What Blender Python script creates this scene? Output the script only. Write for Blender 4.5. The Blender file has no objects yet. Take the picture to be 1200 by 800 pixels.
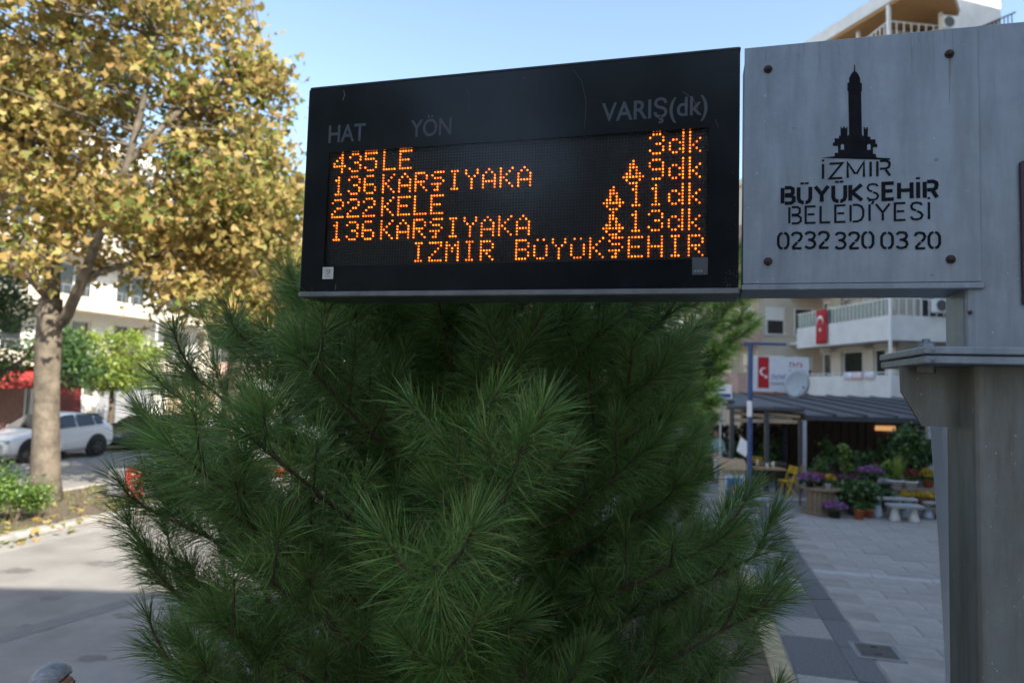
import bpy, bmesh, math, random
import numpy as np
from mathutils import Vector, Matrix, Quaternion
random.seed(7); rng = np.random.default_rng(11)
S = bpy.context.scene
COL = S.collection
R = math.radians

# ------------------------------------------------------------------ camera
CAM_H = 2.95; FPX = 800.0; HOR = 452.0; ROLL = 0.029
pit = math.atan((HOR - 400) / FPX)
f0 = Vector((0, math.cos(pit), math.sin(pit))); u0 = Vector((0, -math.sin(pit), math.cos(pit))); r0 = Vector((1, 0, 0))
cr = r0 * math.cos(ROLL) + u0 * math.sin(ROLL)
cu = u0 * math.cos(ROLL) - r0 * math.sin(ROLL)
cam = bpy.data.cameras.new('camera'); camo = bpy.data.objects.new('camera', cam); COL.objects.link(camo)
camo.matrix_world = Matrix(((cr.x, cu.x, -f0.x, 0), (cr.y, cu.y, -f0.y, 0), (cr.z, cu.z, -f0.z, CAM_H), (0, 0, 0, 1)))
cam.sensor_width = 36; cam.lens = 24; cam.clip_start = 0.05; cam.clip_end = 2000
cam.dof.use_dof = True; cam.dof.focus_distance = 2.35; cam.dof.aperture_fstop = 2.2
S.camera = camo
EYE = Vector((0, 0, CAM_H))
# ------------------------------------------------------------------ sky, sun, exposure
SUN_EL = 38.0
sdir = Vector((0.707 * math.cos(R(SUN_EL)), -0.707 * math.cos(R(SUN_EL)), math.sin(R(SUN_EL))))
w = bpy.data.worlds.new('World'); S.world = w; w.use_nodes = True
wn = w.node_tree.nodes; bg = wn['Background']
sky = wn.new('ShaderNodeTexSky'); sky.sky_type = 'NISHITA'; sky.sun_disc = False
sky.sun_elevation = R(SUN_EL); sky.sun_rotation = R(135); sky.altitude = 0; sky.air_density = 1.2; sky.dust_density = 1.0; sky.ozone_density = 0.6
w.node_tree.links.new(sky.outputs[0], bg.inputs[0]); bg.inputs[1].default_value = 0.15
sl = bpy.data.lights.new('sun', 'SUN'); sl.energy = 5.0; sl.angle = R(0.5); sl.color = (1, 0.93, 0.82)
so = bpy.data.objects.new('sun', sl); COL.objects.link(so); so.location = (20, -20, 30)
so.rotation_euler = (-sdir).to_track_quat('-Z', 'Y').to_euler()
S.view_settings.view_transform = 'Standard'; S.view_settings.look = 'None'
S.view_settings.exposure = 1.15; S.view_settings.gamma = 1.0
S.render.engine = 'CYCLES'
S.cycles.max_bounces = 6; S.cycles.transparent_max_bounces = 12

# ------------------------------------------------------------------ pixel -> place helpers
def ray(x, y): return f0 + cr * ((x - 600) / FPX) + cu * ((400 - y) / FPX)
def G(x, y, z=0.0):
    d = ray(x, y); return EYE + d * ((z - CAM_H) / d.z)
def AT(x, y, Y):
    d = ray(x, y); return EYE + d * (Y / d.y)
def V(*a): return Vector(a)

# ------------------------------------------------------------------ materials
MATS = {}
def mat(name, col, rough=0.6, metal=0.0, var=0.15, scale=6.0, bump=0.0, bscale=60.0, col2=None, stretch=(1, 1, 1), emit=None, estr=0.0, spec=0.5, objrand=0.0, island=None, transl=0.0, detail=6.0, patch=0.0, pscale=.6):
    if name in MATS: return MATS[name]
    m = bpy.data.materials.new(name); m.use_nodes = True; N = m.node_tree.nodes; L = m.node_tree.links
    b = N['Principled BSDF']; b.inputs['Roughness'].default_value = rough; b.inputs['Metallic'].default_value = metal
    b.inputs['Specular IOR Level'].default_value = spec
    c1 = tuple(max(0, c * (1 - var)) for c in col) + (1,)
    c2 = (tuple(col2) if col2 else tuple(min(1, c * (1 + var)) for c in col)) + (1,)
    tc = N.new('ShaderNodeTexCoord'); mp = N.new('ShaderNodeMapping'); mp.inputs['Scale'].default_value = stretch
    L.new(tc.outputs['Object'], mp.inputs[0])
    out = None
    if island:
        ge = N.new('ShaderNodeNewGeometry'); cr_ = N.new('ShaderNodeValToRGB'); el = cr_.color_ramp.elements
        while len(el) > 1: el.remove(el[0])
        el[0].position = island[0][0]; el[0].color = tuple(island[0][1]) + (1,)
        for p, c in island[1:]:
            e = el.new(p); e.color = tuple(c) + (1,)
        fac = ge.outputs['Random Per Island']
        if patch:
            pn = N.new('ShaderNodeTexNoise'); pn.inputs['Scale'].default_value = pscale; pn.inputs['Detail'].default_value = 3; L.new(tc.outputs['Object'], pn.inputs[0])
            m1 = N.new('ShaderNodeMapRange'); m1.inputs['From Min'].default_value = .3; m1.inputs['From Max'].default_value = .7; L.new(pn.outputs[0], m1.inputs[0])
            m2 = N.new('ShaderNodeMix'); m2.data_type = 'FLOAT'; m2.inputs[0].default_value = patch; L.new(fac, m2.inputs[2]); L.new(m1.outputs[0], m2.inputs[3]); fac = m2.outputs[0]
        L.new(fac, cr_.inputs[0]); out = cr_.outputs[0]
    else:
        nz = N.new('ShaderNodeTexNoise'); nz.inputs['Scale'].default_value = scale; nz.inputs['Detail'].default_value = detail; nz.inputs['Roughness'].default_value = 0.65
        L.new(mp.outputs[0], nz.inputs[0])
        rp = N.new('ShaderNodeValToRGB'); rp.color_ramp.elements[0].position = 0.32; rp.color_ramp.elements[1].position = 0.68
        rp.color_ramp.elements[0].color = c1; rp.color_ramp.elements[1].color = c2
        L.new(nz.outputs[0], rp.inputs[0]); out = rp.outputs[0]
    if objrand:
        oi = N.new('ShaderNodeObjectInfo'); hs = N.new('ShaderNodeHueSaturation'); mr = N.new('ShaderNodeMapRange')
        mr.inputs['To Min'].default_value = 1 - objrand; mr.inputs['To Max'].default_value = 1 + objrand
        L.new(oi.outputs['Random'], mr.inputs[0]); L.new(mr.outputs[0], hs.inputs['Value']); L.new(out, hs.inputs['Color']); out = hs.outputs[0]
    L.new(out, b.inputs['Base Color'])
    if bump:
        n2 = N.new('ShaderNodeTexNoise'); n2.inputs['Scale'].default_value = bscale; n2.inputs['Detail'].default_value = 4
        L.new(mp.outputs[0], n2.inputs[0]); bp = N.new('ShaderNodeBump'); bp.inputs['Strength'].default_value = bump; bp.inputs['Distance'].default_value = 0.02
        L.new(n2.outputs[0], bp.inputs['Height']); L.new(bp.outputs[0], b.inputs['Normal'])
    if emit:
        b.inputs['Emission Color'].default_value = tuple(emit) + (1,); b.inputs['Emission Strength'].default_value = estr
    if transl:
        tr = N.new('ShaderNodeBsdfTranslucent'); mx = N.new('ShaderNodeMixShader'); mx.inputs[0].default_value = transl
        L.new(out, tr.inputs[0]); L.new(b.outputs[0], mx.inputs[1]); L.new(tr.outputs[0], mx.inputs[2]); L.new(mx.outputs[0], N['Material Output'].inputs[0])
    MATS[name] = m; return m
def glassmat(name, tint=(1, 1, 1), refl=0.04, rough=0.12):
    if name in MATS: return MATS[name]
    m = bpy.data.materials.new(name); m.use_nodes = True; N = m.node_tree.nodes; L = m.node_tree.links
    N.remove(N['Principled BSDF'])
    t = N.new('ShaderNodeBsdfTransparent'); t.inputs[0].default_value = tuple(tint) + (1,)
    g = N.new('ShaderNodeBsdfGlossy'); g.inputs['Roughness'].default_value = rough
    fr = N.new('ShaderNodeFresnel'); fr.inputs[0].default_value = 1.28
    mx = N.new('ShaderNodeMixShader'); L.new(fr.outputs[0], mx.inputs[0]); L.new(t.outputs[0], mx.inputs[1]); L.new(g.outputs[0], mx.inputs[2])
    L.new(mx.outputs[0], N['Material Output'].inputs[0]); MATS[name] = m; return m

# ------------------------------------------------------------------ mesh helpers
class MB:
    def __init__(s): s.v = []; s.f = []
    def add(s, vs, fs):
        o = len(s.v); s.v += [tuple(p) for p in vs]; s.f += [tuple(i + o for i in f) for f in fs]; return s
    def box(s, x0, x1, y0, y1, z0, z1, M=None):
        vs = [V(x, y, z) for z in (z0, z1) for y in (y0, y1) for x in (x0, x1)]
        if M is not None: vs = [M @ p for p in vs]
        return s.add(vs, [(0, 2, 3, 1), (4, 5, 7, 6), (0, 1, 5, 4), (2, 6, 7, 3), (0, 4, 6, 2), (1, 3, 7, 5)])
    def cham(s, x0, x1, y0, y1, z0, z1, c=0.01, M=None):
        # box with chamfered vertical and horizontal front edges (8+8 ring, two rings)
        c = min(c, (x1 - x0) * .3, (y1 - y0) * .3, (z1 - z0) * .3)
        rings = []
        for z, k in ((z0, c), (z0 + c, 0), (z1 - c, 0), (z1, c)):
            X0, X1, Y0, Y1 = x0 + k, x1 - k, y0 + k, y1 - k
            rings.append([V(X0 + c, Y0, z), V(X1 - c, Y0, z), V(X1, Y0 + c, z), V(X1, Y1 - c, z), V(X1 - c, Y1, z), V(X0 + c, Y1, z), V(X0, Y1 - c, z), V(X0, Y0 + c, z)])
        vs = [p for r in rings for p in r]
        if M is not None: vs = [M @ p for p in vs]
        fs = [tuple(range(7, -1, -1)), tuple(range(24, 32))]
        for r in range(3):
            for i in range(8):
                j = (i + 1) % 8; fs.append((r * 8 + i, r * 8 + j, r * 8 + 8 + j, r * 8 + 8 + i))
        return s.add(vs, fs)
    def prism(s, pts, d, caps=True):
        # pts: list of 3D points, d: extrusion vector
        n = len(pts); pts = [Vector(p) for p in pts]; d = Vector(d)
        vs = pts + [p + d for p in pts]
        fs = [(i, (i + 1) % n, n + (i + 1) % n, n + i) for i in range(n)]
        if caps: fs += [tuple(range(n - 1, -1, -1)), tuple(range(n, 2 * n))]
        return s.add(vs, fs)
    def tube(s, path, rad, n=8, cap=True):
        path = [Vector(p) for p in path]; k = len(path)
        if not isinstance(rad, (list, tuple)): rad = [rad] * k
        vs = []; ref = None
        for i, p in enumerate(path):
            t = (path[min(i + 1, k - 1)] - path[max(i - 1, 0)])
            if t.length < 1e-9: t = V(0, 0, 1)
            t.normalize()
            if ref is None: ref = V(1, 0, 0) if abs(t.x) < .9 else V(0, 1, 0)
            a = t.cross(ref)
            if a.length < 1e-6: a = t.orthogonal()
            a.normalize(); b = t.cross(a); ref = b.cross(t) * -1 if False else ref
            for j in range(n):
                q = 2 * math.pi * j / n; vs.append(p + (a * math.cos(q) + b * math.sin(q)) * rad[i])
        fs = []
        for i in range(k - 1):
            for j in range(n):
                jj = (j + 1) % n; fs.append((i * n + j, i * n + jj, (i + 1) * n + jj, (i + 1) * n + j))
        if cap: fs += [tuple(range(n - 1, -1, -1)), tuple(range((k - 1) * n, k * n))]
        return s.add(vs, fs)
    def lathe(s, prof, n=16, c=(0, 0, 0), M=None):
        c = Vector(c); vs = []
        for r_, z in prof:
            for j in range(n):
                q = 2 * math.pi * j / n; vs.append(V(r_ * math.cos(q), r_ * math.sin(q), z))
        vs = [(M @ p if M is not None else p) + c for p in vs]
        fs = []; k = len(prof)
        for i in range(k - 1):
            for j in range(n):
                jj = (j + 1) % n; fs.append((i * n + j, i * n + jj, (i + 1) * n + jj, (i + 1) * n + j))
        fs += [tuple(range(n - 1, -1, -1)), tuple(range((k - 1) * n, k * n))]
        return s.add(vs, fs)
    def mesh(s, name, m, smooth=False):
        me = bpy.data.meshes.new(name); me.from_pydata(s.v, [], s.f); me.update()
        if m: me.materials.append(m)
        if smooth: me.polygons.foreach_set('use_smooth', [True] * len(me.polygons))
        return me
    def build(s, name, m, parent=None, smooth=False, bevel=0.0, label=None):
        o = bpy.data.objects.new(name, s.mesh(name, m, smooth)); COL.objects.link(o)
        if parent is not None: o.parent = parent
        if bevel:
            bv = o.modifiers.new('bevel', 'BEVEL'); bv.width = bevel; bv.segments = 2; bv.limit_method = 'ANGLE'
        if label: o['label'] = label
        return o
def npmesh(name, verts, loops, sizes, m, parent=None, smooth=False):
    me = bpy.data.meshes.new(name); verts = np.asarray(verts, np.float32).reshape(-1, 3)
    loops = np.asarray(loops, np.int32).ravel(); sizes = np.asarray(sizes, np.int32).ravel()
    me.vertices.add(len(verts)); me.vertices.foreach_set('co', verts.ravel())
    me.loops.add(len(loops)); me.loops.foreach_set('vertex_index', loops)
    me.polygons.add(len(sizes)); st = np.concatenate([[0], np.cumsum(sizes)[:-1]]).astype(np.int32)
    me.polygons.foreach_set('loop_start', st); me.polygons.foreach_set('loop_total', sizes)
    if smooth: me.polygons.foreach_set('use_smooth', np.ones(len(sizes), bool))
    me.materials.append(m); me.update(calc_edges=True); me.validate()
    o = bpy.data.objects.new(name, me); COL.objects.link(o)
    if parent is not None: o.parent = parent
    return o
def thing(name, label, cat, loc=(0, 0, 0), rz=0.0, group=None):
    o = bpy.data.objects.new(name, None); COL.objects.link(o); o.location = loc; o.rotation_euler = (0, 0, rz)
    o.empty_display_size = 0.2
    return tag(o, label, cat, group)
def tag(o, label, cat, group=None):
    o['label'] = label; o['category'] = cat
    if group: o['group'] = group
    return o
def struct(o): o['kind'] = 'structure'; return o
def stuff(o): o['kind'] = 'stuff'; return o
def link_copy(o, parent):
    c = o.copy(); COL.objects.link(c); c.parent = parent; return c
def frame(ax, ay, az, o):
    return Matrix(((ax.x, ay.x, az.x, o.x), (ax.y, ay.y, az.y, o.y), (ax.z, ay.z, az.z, o.z), (0, 0, 0, 1)))
def text_mesh(body, bold=0.0):
    cu_ = bpy.data.curves.new('t', 'FONT'); cu_.body = body; cu_.offset = bold; cu_.resolution_u = 6
    ob = bpy.data.objects.new('t', cu_); COL.objects.link(ob)
    dg = bpy.context.evaluated_depsgraph_get(); me = bpy.data.meshes.new_from_object(ob.evaluated_get(dg))
    COL.objects.unlink(ob); bpy.data.objects.remove(ob); return me
def text_obj(name, body, x0, x1, z0, z1, y, m, parent, bold=0.0, M=None):
    me = text_mesh(body, bold); n = len(me.vertices); co = np.zeros(n * 3, np.float32); me.vertices.foreach_get('co', co); co = co.reshape(-1, 3)
    mn = co.min(0); mx = co.max(0)
    out = np.zeros_like(co); out[:, 0] = x0 + (co[:, 0] - mn[0]) / (mx[0] - mn[0]) * (x1 - x0)
    out[:, 2] = z0 + (co[:, 1] - mn[1]) / (mx[1] - mn[1]) * (z1 - z0); out[:, 1] = y
    if M is not None: out = np.array([tuple(M @ Vector(p.tolist())) for p in out], np.float32)
    me.vertices.foreach_set('co', out.ravel()); me.materials.clear(); me.materials.append(m); me.update()
    o = bpy.data.objects.new(name, me); COL.objects.link(o); o.parent = parent; return o

# street frame: b runs along the street, a to the right of it
SD = V(0.25, 0.968, 0).normalized(); TD = V(SD.y, -SD.x, 0)
def st(a, b, z=0.0): return TD * a + SD * b + V(0, 0, z)
MST = frame(TD, SD, V(0, 0, 1), V(0, 0, 0))
RZ_ST = math.atan2(TD.y, TD.x)
ROADZ = -0.12

# ================================================================== GROUND
m_ground = mat('ground_dust', (0.2, 0.19, 0.17), 0.9, var=.2, scale=.5)
m_asph = mat('asphalt', (0.235, 0.22, 0.20), 0.85, var=.22, scale=.9, detail=12.0, bump=.35, bscale=90)
m_asph2 = mat('asphalt_patch', (0.19, 0.18, 0.17), 0.85, var=.15, scale=2, bump=.3, bscale=90)
m_kerb = mat('kerb_concrete', (0.29, 0.275, 0.25), 0.8, var=.2, scale=5, bump=.2, objrand=.12)
m_pave = mat('paving_bed', (0.25, 0.235, 0.215), 0.85, var=.18, scale=2.5, bump=.25)
m_slab = mat('paving_stone', (0.315, 0.295, 0.272), 0.75, var=.3, scale=1.7, detail=10.0, bump=.2, bscale=45, objrand=.09)
m_slabw = mat('paving_stone_pale', (0.32, 0.315, 0.31), 0.75, var=.15, scale=4, bump=.2, objrand=.08)
m_dark = mat('basalt_slab', (0.11, 0.11, 0.113), 0.8, var=.3, scale=30, bump=.3, objrand=.15)
m_lightslab = mat('granite_slab', (0.27, 0.257, 0.242), 0.8, var=.2, scale=30, bump=.2, objrand=.1)
m_yel = mat('yellow_paint', (0.36, 0.29, 0.17), 0.7, var=.3, scale=9)
m_soil = mat('soil', (0.11, 0.08, 0.055), 0.95, var=.4, scale=7, bump=.6, bscale=30)
def sheet(name, a0, a1, b0, b1, z0, z1, m):
    return struct(MB().box(a0, a1, b0, b1, z0, z1, MST).build(name, m))
struct(MB().box(-700, 700, -700, 900, -0.6, -0.30).build('ground', m_ground))
road = sheet('road', -25, -2.0, -60, 260, -0.28, ROADZ, m_asph)
far_pavement = sheet('far_pavement', -60, -25.15, -60, 260, -0.28, 0.0, m_pave)
pavement = sheet('pavement', 1.13, 60, -60, 260, -0.28, -0.012, m_pave)
verge = sheet('planting_strip', -1.75, 0.9, -30, 15, -0.28, -0.03, m_soil)
# asphalt repair strip across the near road
p1, p2, p3, p4 = G(-60, 758, ROADZ + .004), G(190, 690, ROADZ + .004), G(190, 697, ROADZ + .004), G(-60, 770, ROADZ + .004)
struct(MB().add([p4, p3, p2, p1], [(0, 1, 2, 3)]).build('road_patch', m_asph2))
def stain(name, p, r_, m_, par, seed, sq=.6):
    rd = random.Random(seed); n = 22; ring = [V(p.x + r_ * (1 + .35 * rd.uniform(-1, 1)) * math.cos(6.283 * i / n), p.y + r_ * (1 + .35 * rd.uniform(-1, 1)) * sq * math.sin(6.283 * i / n), p.z) for i in range(n)]
    o = MB().add(ring, [tuple(range(n))]).build(name, m_, par); return o
m_oil = mat('oil_stain', (.15, .14, .13), .7, var=.35, scale=3, detail=10.0)
for q, (x, y, r_) in enumerate(((40, 735, .35), (120, 660, .5), (20, 668, .4), (110, 770, .25), (60, 700, .22), (150, 720, .3))): stain('oil_stain', G(x, y, ROADZ + .003), r_ * .6, m_oil, road, q)
# kerbs: each stone its own piece
def kerb_run(name, a0, a1, b0, b1, step, ztop, m, c=.02):
    base = struct(MB().box(a0 + .02, a1 - .02, b0, b1, -0.27, ztop - .05, MST).build(name, m_kerb))
    me = MB().cham(a0, a1, 0, step - .012, ztop - .14, ztop, c).mesh('kerb_stone', m)
    b = b0; k = 0
    while b < b1 - .01:
        o = bpy.data.objects.new('kerb_stone', me); COL.objects.link(o); o.parent = base
        o.matrix_local = Matrix.Translation(SD * b + V(0, 0, random.uniform(-.004, .004))) @ Matrix.Rotation(RZ_ST, 4, 'Z'); b += step; k += 1
    return base
kerb_run('verge_kerb', -2.0, -1.75, 2, 14, 1.0, 0.0, m_kerb)
kerb_run('pavement_kerb', 0.9, 1.13, 3, 12, 0.9, 0.006, m_yel)
kerb_run('grey_kerb', 0.9, 1.13, 12, 30, 0.9, 0.004, m_kerb)
sheet('side_pavement', -2.0, 0.9, 15.0, 200, -0.28, -0.004, m_pave)
# central planted island between the two carriageways
island = struct(MB().box(-15.2, -12.05, -20, 120, -0.27, -0.02, MST).build('island', m_soil))
kerb_run('island_kerb', -12.05, -11.75, 5, 40, 1.0, 0.01, m_kerb, .05)
kerb_run('island_far_kerb', -15.45, -15.2, 8, 40, 1.0, 0.01, m_kerb, .05)
# gutter strip in pale concrete along the island
struct(MB().box(-11.75, -11.2, -10, 120, -0.2, ROADZ + .004, MST).build('gutter', mat('gutter_concrete', (.27, .255, .23), .85, var=.15, scale=3)))
kerb_run('far_kerb', -25.15, -24.95, 8, 44, 1.0, 0.005, m_kerb)
# border band of alternating dark and pale slabs, then the stone paving
meD = MB().cham(0.0, 0.60, 0, 1.18, -.10, 0.0, .006).mesh('border_slab', m_dark)
meL = MB().cham(0.0, 0.60, 0, 0.78, -.10, 0.002, .006).mesh('border_slab', m_lightslab)
b = 4.0; k = 0
while b < 22:
    me = meD if k % 2 == 0 else meL
    o = bpy.data.objects.new('border_slab', me); COL.objects.link(o); o.parent = pavement
    o.matrix_local = Matrix.Translation(st(1.15, b, .001)) @ Matrix.Rotation(RZ_ST, 4, 'Z')
    b += 1.2 if k % 2 == 0 else .8; k += 1
# second (right) thin dark course
meK = MB().cham(0, .30, 0, .98, -.1, .001, .006).mesh('edge_slab', m_dark)
b = 4.0
while b < 22:
    o = bpy.data.objects.new('edge_slab', meK); COL.objects.link(o); o.parent = pavement
    o.matrix_local = Matrix.Translation(st(1.76, b, .001)) @ Matrix.Rotation(RZ_ST, 4, 'Z'); b += 1.0
sl_m = MB().cham(0, .885, 0, .885, -.1, 0.0, .006).mesh('paving_slab', m_slab)
sl_w = MB().cham(0, .885, 0, .885, -.1, 0.0, .006).mesh('paving_slab', m_slabw)
sl_b = MB().cham(0, .785, 0, .385, -.1, 0.0, .005).mesh('paving_block', m_slab)
def lay(me, a, b, nm):
    o = bpy.data.objects.new(nm, me); COL.objects.link(o); o.parent = pavement
    o.matrix_local = Matrix.Translation(st(a, b, random.uniform(-.004, .003))) @ Matrix.Rotation(RZ_ST, 4, 'Z')
for i in range(7):
    for j in range(5):
        lay(sl_w if (i * 3 + j) % 7 == 0 else sl_m, 2.09 + i * .9, 4.4 + j * .9, 'paving_slab')
# thin white course across the pavement, then staggered blocks
wl = MB().cham(0, .885, 0, .22, -.1, 0.003, .005).mesh('white_course_stone', mat('white_marble_course', (.37, .365, .36), .7, var=.2))
bb = 8.92
n = 0
for j in range(24):
    if j == 9:
        for i in range(7): lay(wl, 2.09 + i * .9, bb, 'white_course_stone')
        bb += .235
    for i in range(9):
        if n < 262: lay(sl_b, 2.09 + i * .8 + (0.4 if j % 2 else 0), bb, 'paving_block'); n += 1
    bb += .4
# inspection cover with frame, cracked joint
mc = thing('manhole_cover', 'small square dark inspection cover set into the pale paving slabs', 'manhole cover', G(1027, 763, .004), RZ_ST)
m_iron = mat('cast_iron', (.10, .09, .085), .6, .6, var=.3, scale=20)
MB().box(-.26, .26, -.26, .26, -.02, .006).build('frame', mat('cover_frame', (.2, .2, .2), .8), mc)
MB().cham(-.20, .20, -.20, .20, -.01, .014, .006).build('lid', m_iron, mc)
for s in (-1, 1): MB().box(-.03, .03, s * .12 - .012, s * .12 + .012, .010, .020).build('lifting_slot', mat('slot_dark', (.02, .02, .02)), mc)
# grass tufts on the island (uncountable)
def blades(name, pts, h, m, n_per=1, lean=.5, wid=.006):
    pts = np.asarray(pts); n = len(pts)
    hh = h * rng.uniform(.5, 1.2, n)[:, None]; az = rng.uniform(0, 2 * np.pi, n); ln = rng.uniform(0, lean, n)
    d = np.stack([np.cos(az) * ln, np.sin(az) * ln, np.ones(n)], 1); sd = np.stack([-np.sin(az), np.cos(az), np.zeros(n)], 1) * wid
    vs = np.stack([pts - sd, pts + sd, pts + d * hh], 1)
    return npmesh(name, vs, np.arange(3 * n), np.full(n, 3), m)
pts = []
for i in range(9000):
    a = random.uniform(-15.15, -12.1); b = random.uniform(10, 34)
    if random.random() < .35 + .65 * (math.sin(a * 2.1 + b * 1.3) * math.sin(b * .9) > 0): pts.append(tuple(st(a, b, -.02)))
g = blades('grass', pts, .10, mat('grass_blade', (.1, .14, .03), .7, island=[(0, (.06, .11, .02)), (.6, (.12, .15, .035)), (1, (.25, .2, .07))]), wid=.012)
stuff(g); tag(g, 'patchy short grass growing on the soil of the road island', 'grass')
# fallen leaves along the island and gutter
leaf8 = np.array([(0, 0), (.28, .05), (.5, .35), (.25, .42), (0, 1), (-.25, .42), (-.5, .35), (-.28, .05)])
def leaves(name, P, size, m, parent=None, flat=False, jit=.45, tpl=leaf8):
    P = np.asarray(P, float); n = len(P); k = len(tpl)
    q = rng.normal(size=(n, 4));
    if flat: q = np.stack([np.ones(n), rng.normal(0, .12, n), rng.normal(0, .12, n), np.zeros(n)], 1); 
    if flat: yaw = rng.uniform(0, 2 * np.pi, n)
    q /= np.linalg.norm(q, axis=1)[:, None]
    w_, x, y, z = q.T
    A = np.stack([1 - 2 * (y * y + z * z), 2 * (x * y + w_ * z), 2 * (x * z - w_ * y)], 1)
    B = np.stack([2 * (x * y - w_ * z), 1 - 2 * (x * x + z * z), 2 * (y * z + w_ * x)], 1)
    if flat:
        A, B = A * np.cos(yaw)[:, None] + B * np.sin(yaw)[:, None], -A * np.sin(yaw)[:, None] + B * np.cos(yaw)[:, None]
    C = np.cross(A, B)
    s = size * rng.uniform(1 - jit, 1 + jit, n)
    vs = P[:, None, :] + s[:, None, None] * (tpl[None, :, 0, None] * A[:, None, :] + (tpl[None, :, 1, None] - .4) * B[:, None, :] + .35 * (np.abs(tpl[None, :, 0, None])) ** 1.0 * C[:, None, :])
    return npmesh(name, vs, np.arange(n * k), np.full(n, k), m, parent)
m_planeleaf = mat('plane_leaf', (.3, .2, .05), .6, transl=.4, spec=.3, patch=.5, pscale=.45, island=[(0, (.10, .15, .035)), (.25, (.18, .22, .05)), (.37, (.36, .30, .085)), (.45, (.50, .36, .13)), (.53, (.40, .26, .09)), (.60, (.55, .43, .18)), (.68, (.25, .27, .065)), (.78, (.36, .22, .08)), (1, (.16, .21, .045))])
pts = [tuple(st(random.uniform(-15.2, -11.3), random.uniform(9, 30), .004)) for _ in range(500)]
pts += [tuple(st(random.uniform(-12.0, -11.3), random.uniform(9, 30), ROADZ + .02)) for _ in range(120)]
fl = stuff(tag(leaves('fallen_leaves', pts, .14, m_planeleaf, flat=True), 'scattered dry brown leaves lying on the road island', 'leaves'))

# ================================================================== BUILDINGS
m_glass = mat('window_glass', (.03, .035, .04), .08, var=.3, scale=.6, spec=.8)
m_wframe = mat('white_frame', (.75, .75, .73), .5, var=.06)
m_white = mat('white_render', (.78, .76, .72), .85, var=.07, scale=.9, bump=.1)
m_cream = mat('cream_render', (.62, .55, .44), .85, var=.10, scale=.9, bump=.1)
m_pink = mat('pink_render', (.50, .33, .27), .85, var=.10, scale=.9, bump=.1)
m_shutter = mat('grey_shutter', (.35, .36, .37), .5, .3, var=.1)
m_rail = mat('grey_rail', (.3, .31, .32), .4, .6)
m_rooft = mat('roof_tile', (.30, .11, .06), .8, var=.3, scale=5)
def apartment(label, origin, rz, W, D, floors, fh, gh, mw, mpar, nb, group=None, balc=True, seed=0):
    rd = random.Random(seed)
    t = thing('apartment_building', label, 'building', origin, rz, group)
    wall = MB(); H = gh + floors * fh
    wall.box(0, W, .3, D, -.1, H)                      # core behind the facade skin
    bw = W / nb; win = []
    # ground floor piers
    for i in range(nb + 1): wall.box(max(0, i * bw - .25), min(W, i * bw + .25), -.02, .30, -.1, gh - .5)
    wall.box(0, W, -.02, .30, gh - .5, gh)
    for f in range(floors):
        z0 = gh + f * fh; za, zb = z0 + .9, z0 + 2.35
        if balc: za = z0 + .12
        wall.box(0, W, 0, .30, z0, za); wall.box(0, W, 0, .30, zb, z0 + fh)
        x = 0
        for i in range(nb):
            xa = i * bw + bw * .2; xb = i * bw + bw * .8
            wall.box(x, xa, 0, .30, za, zb); x = xb; win.append((xa, xb, za, zb, f, i))
        wall.box(x, W, 0, .30, za, zb)
    wall.box(-.2, W + .2, -.25, D + .1, H, H + .25); wall.box(-.2, W + .2, -.25, -.1, H + .25, H + .8)
    wall.build('wall', mw, t)
    for xa, xb, za, zb, f, i in win:
        wo = MB().box(xa, xb, .16, .22, za, za + .08).box(xa, xb, .16, .22, zb - .08, zb).box(xa, xa + .07, .16, .22, za + .08, zb - .08).box(xb - .07, xb, .16, .22, za + .08, zb - .08).box((xa + xb) / 2 - .04, (xa + xb) / 2 + .04, .16, .22, za + .08, zb - .08).build('window', m_wframe, t)
        MB().box(xa + .07, xb - .07, .19, .21, za + .08, zb - .08).build('pane', m_glass, wo)
        if rd.random() < .4: MB().box(xa + .07, xb - .07, .235, .25, za + .5 + rd.random() * .6, zb - .08).build('curtain', m_white, wo)
    if balc:
        for f in range(floors):
            z0 = gh + f * fh
            for i in range(0, nb, 2):
                x0 = i * bw + .1; x1 = min(W, (i + 2) * bw) - .1
                bo = MB().box(x0, x1, -1.3, -.003, z0 - .16, z0).box(x0, x1, -1.3, -1.2, z0, z0 + .55).box(x0, x0 + .1, -1.2, -.003, z0, z0 + .55).box(x1 - .1, x1, -1.2, -.003, z0, z0 + .55).build('balcony', mpar, t)
                rl = MB().box(x0, x1, -1.28, -1.23, z0 + .98, z0 + 1.03)
                k = int((x1 - x0) / .45)
                for q in range(k + 1):
                    xx = x0 + .02 + q * (x1 - x0 - .08) / k; rl.box(xx, xx + .03, -1.27, -1.24, z0 + .55, z0 + .98)
                rl.build('railing', m_rail, bo)
    return t
FA = -31.0                                           # facade line of the far row
rzL = math.atan2(SD.y, SD.x)
apartment('unseen cream apartment block on the far side, added to darken the display reflection', st(FA, -40), rzL, 46, 10, 3, 2.9, 3.4, m_cream, m_white, 10, seed=9)  # out of view, added so the display mirrors walls instead of bright sky
apartment('white apartment block with balconies behind the big plane tree', st(FA, 7), rzL, 15.5, 10, 3, 2.9, 3.4, m_white, m_white, 4, seed=1)
apartment('pale cream apartment block right of the white one, behind trees', st(FA, 23), rzL, 15, 10, 4, 2.9, 3.4, m_white, m_cream, 4, seed=2)
apartment('pinkish apartment block farther down the far side of street', st(FA, 38.5), rzL, 16, 10, 4, 2.9, 3.4, m_cream, m_pink, 4, seed=3)
apartment('white apartment block at the far end of the street row', st(FA, 55), rzL, 20, 10, 4, 2.9, 3.4, m_white, m_white, 6, seed=4)
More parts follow.
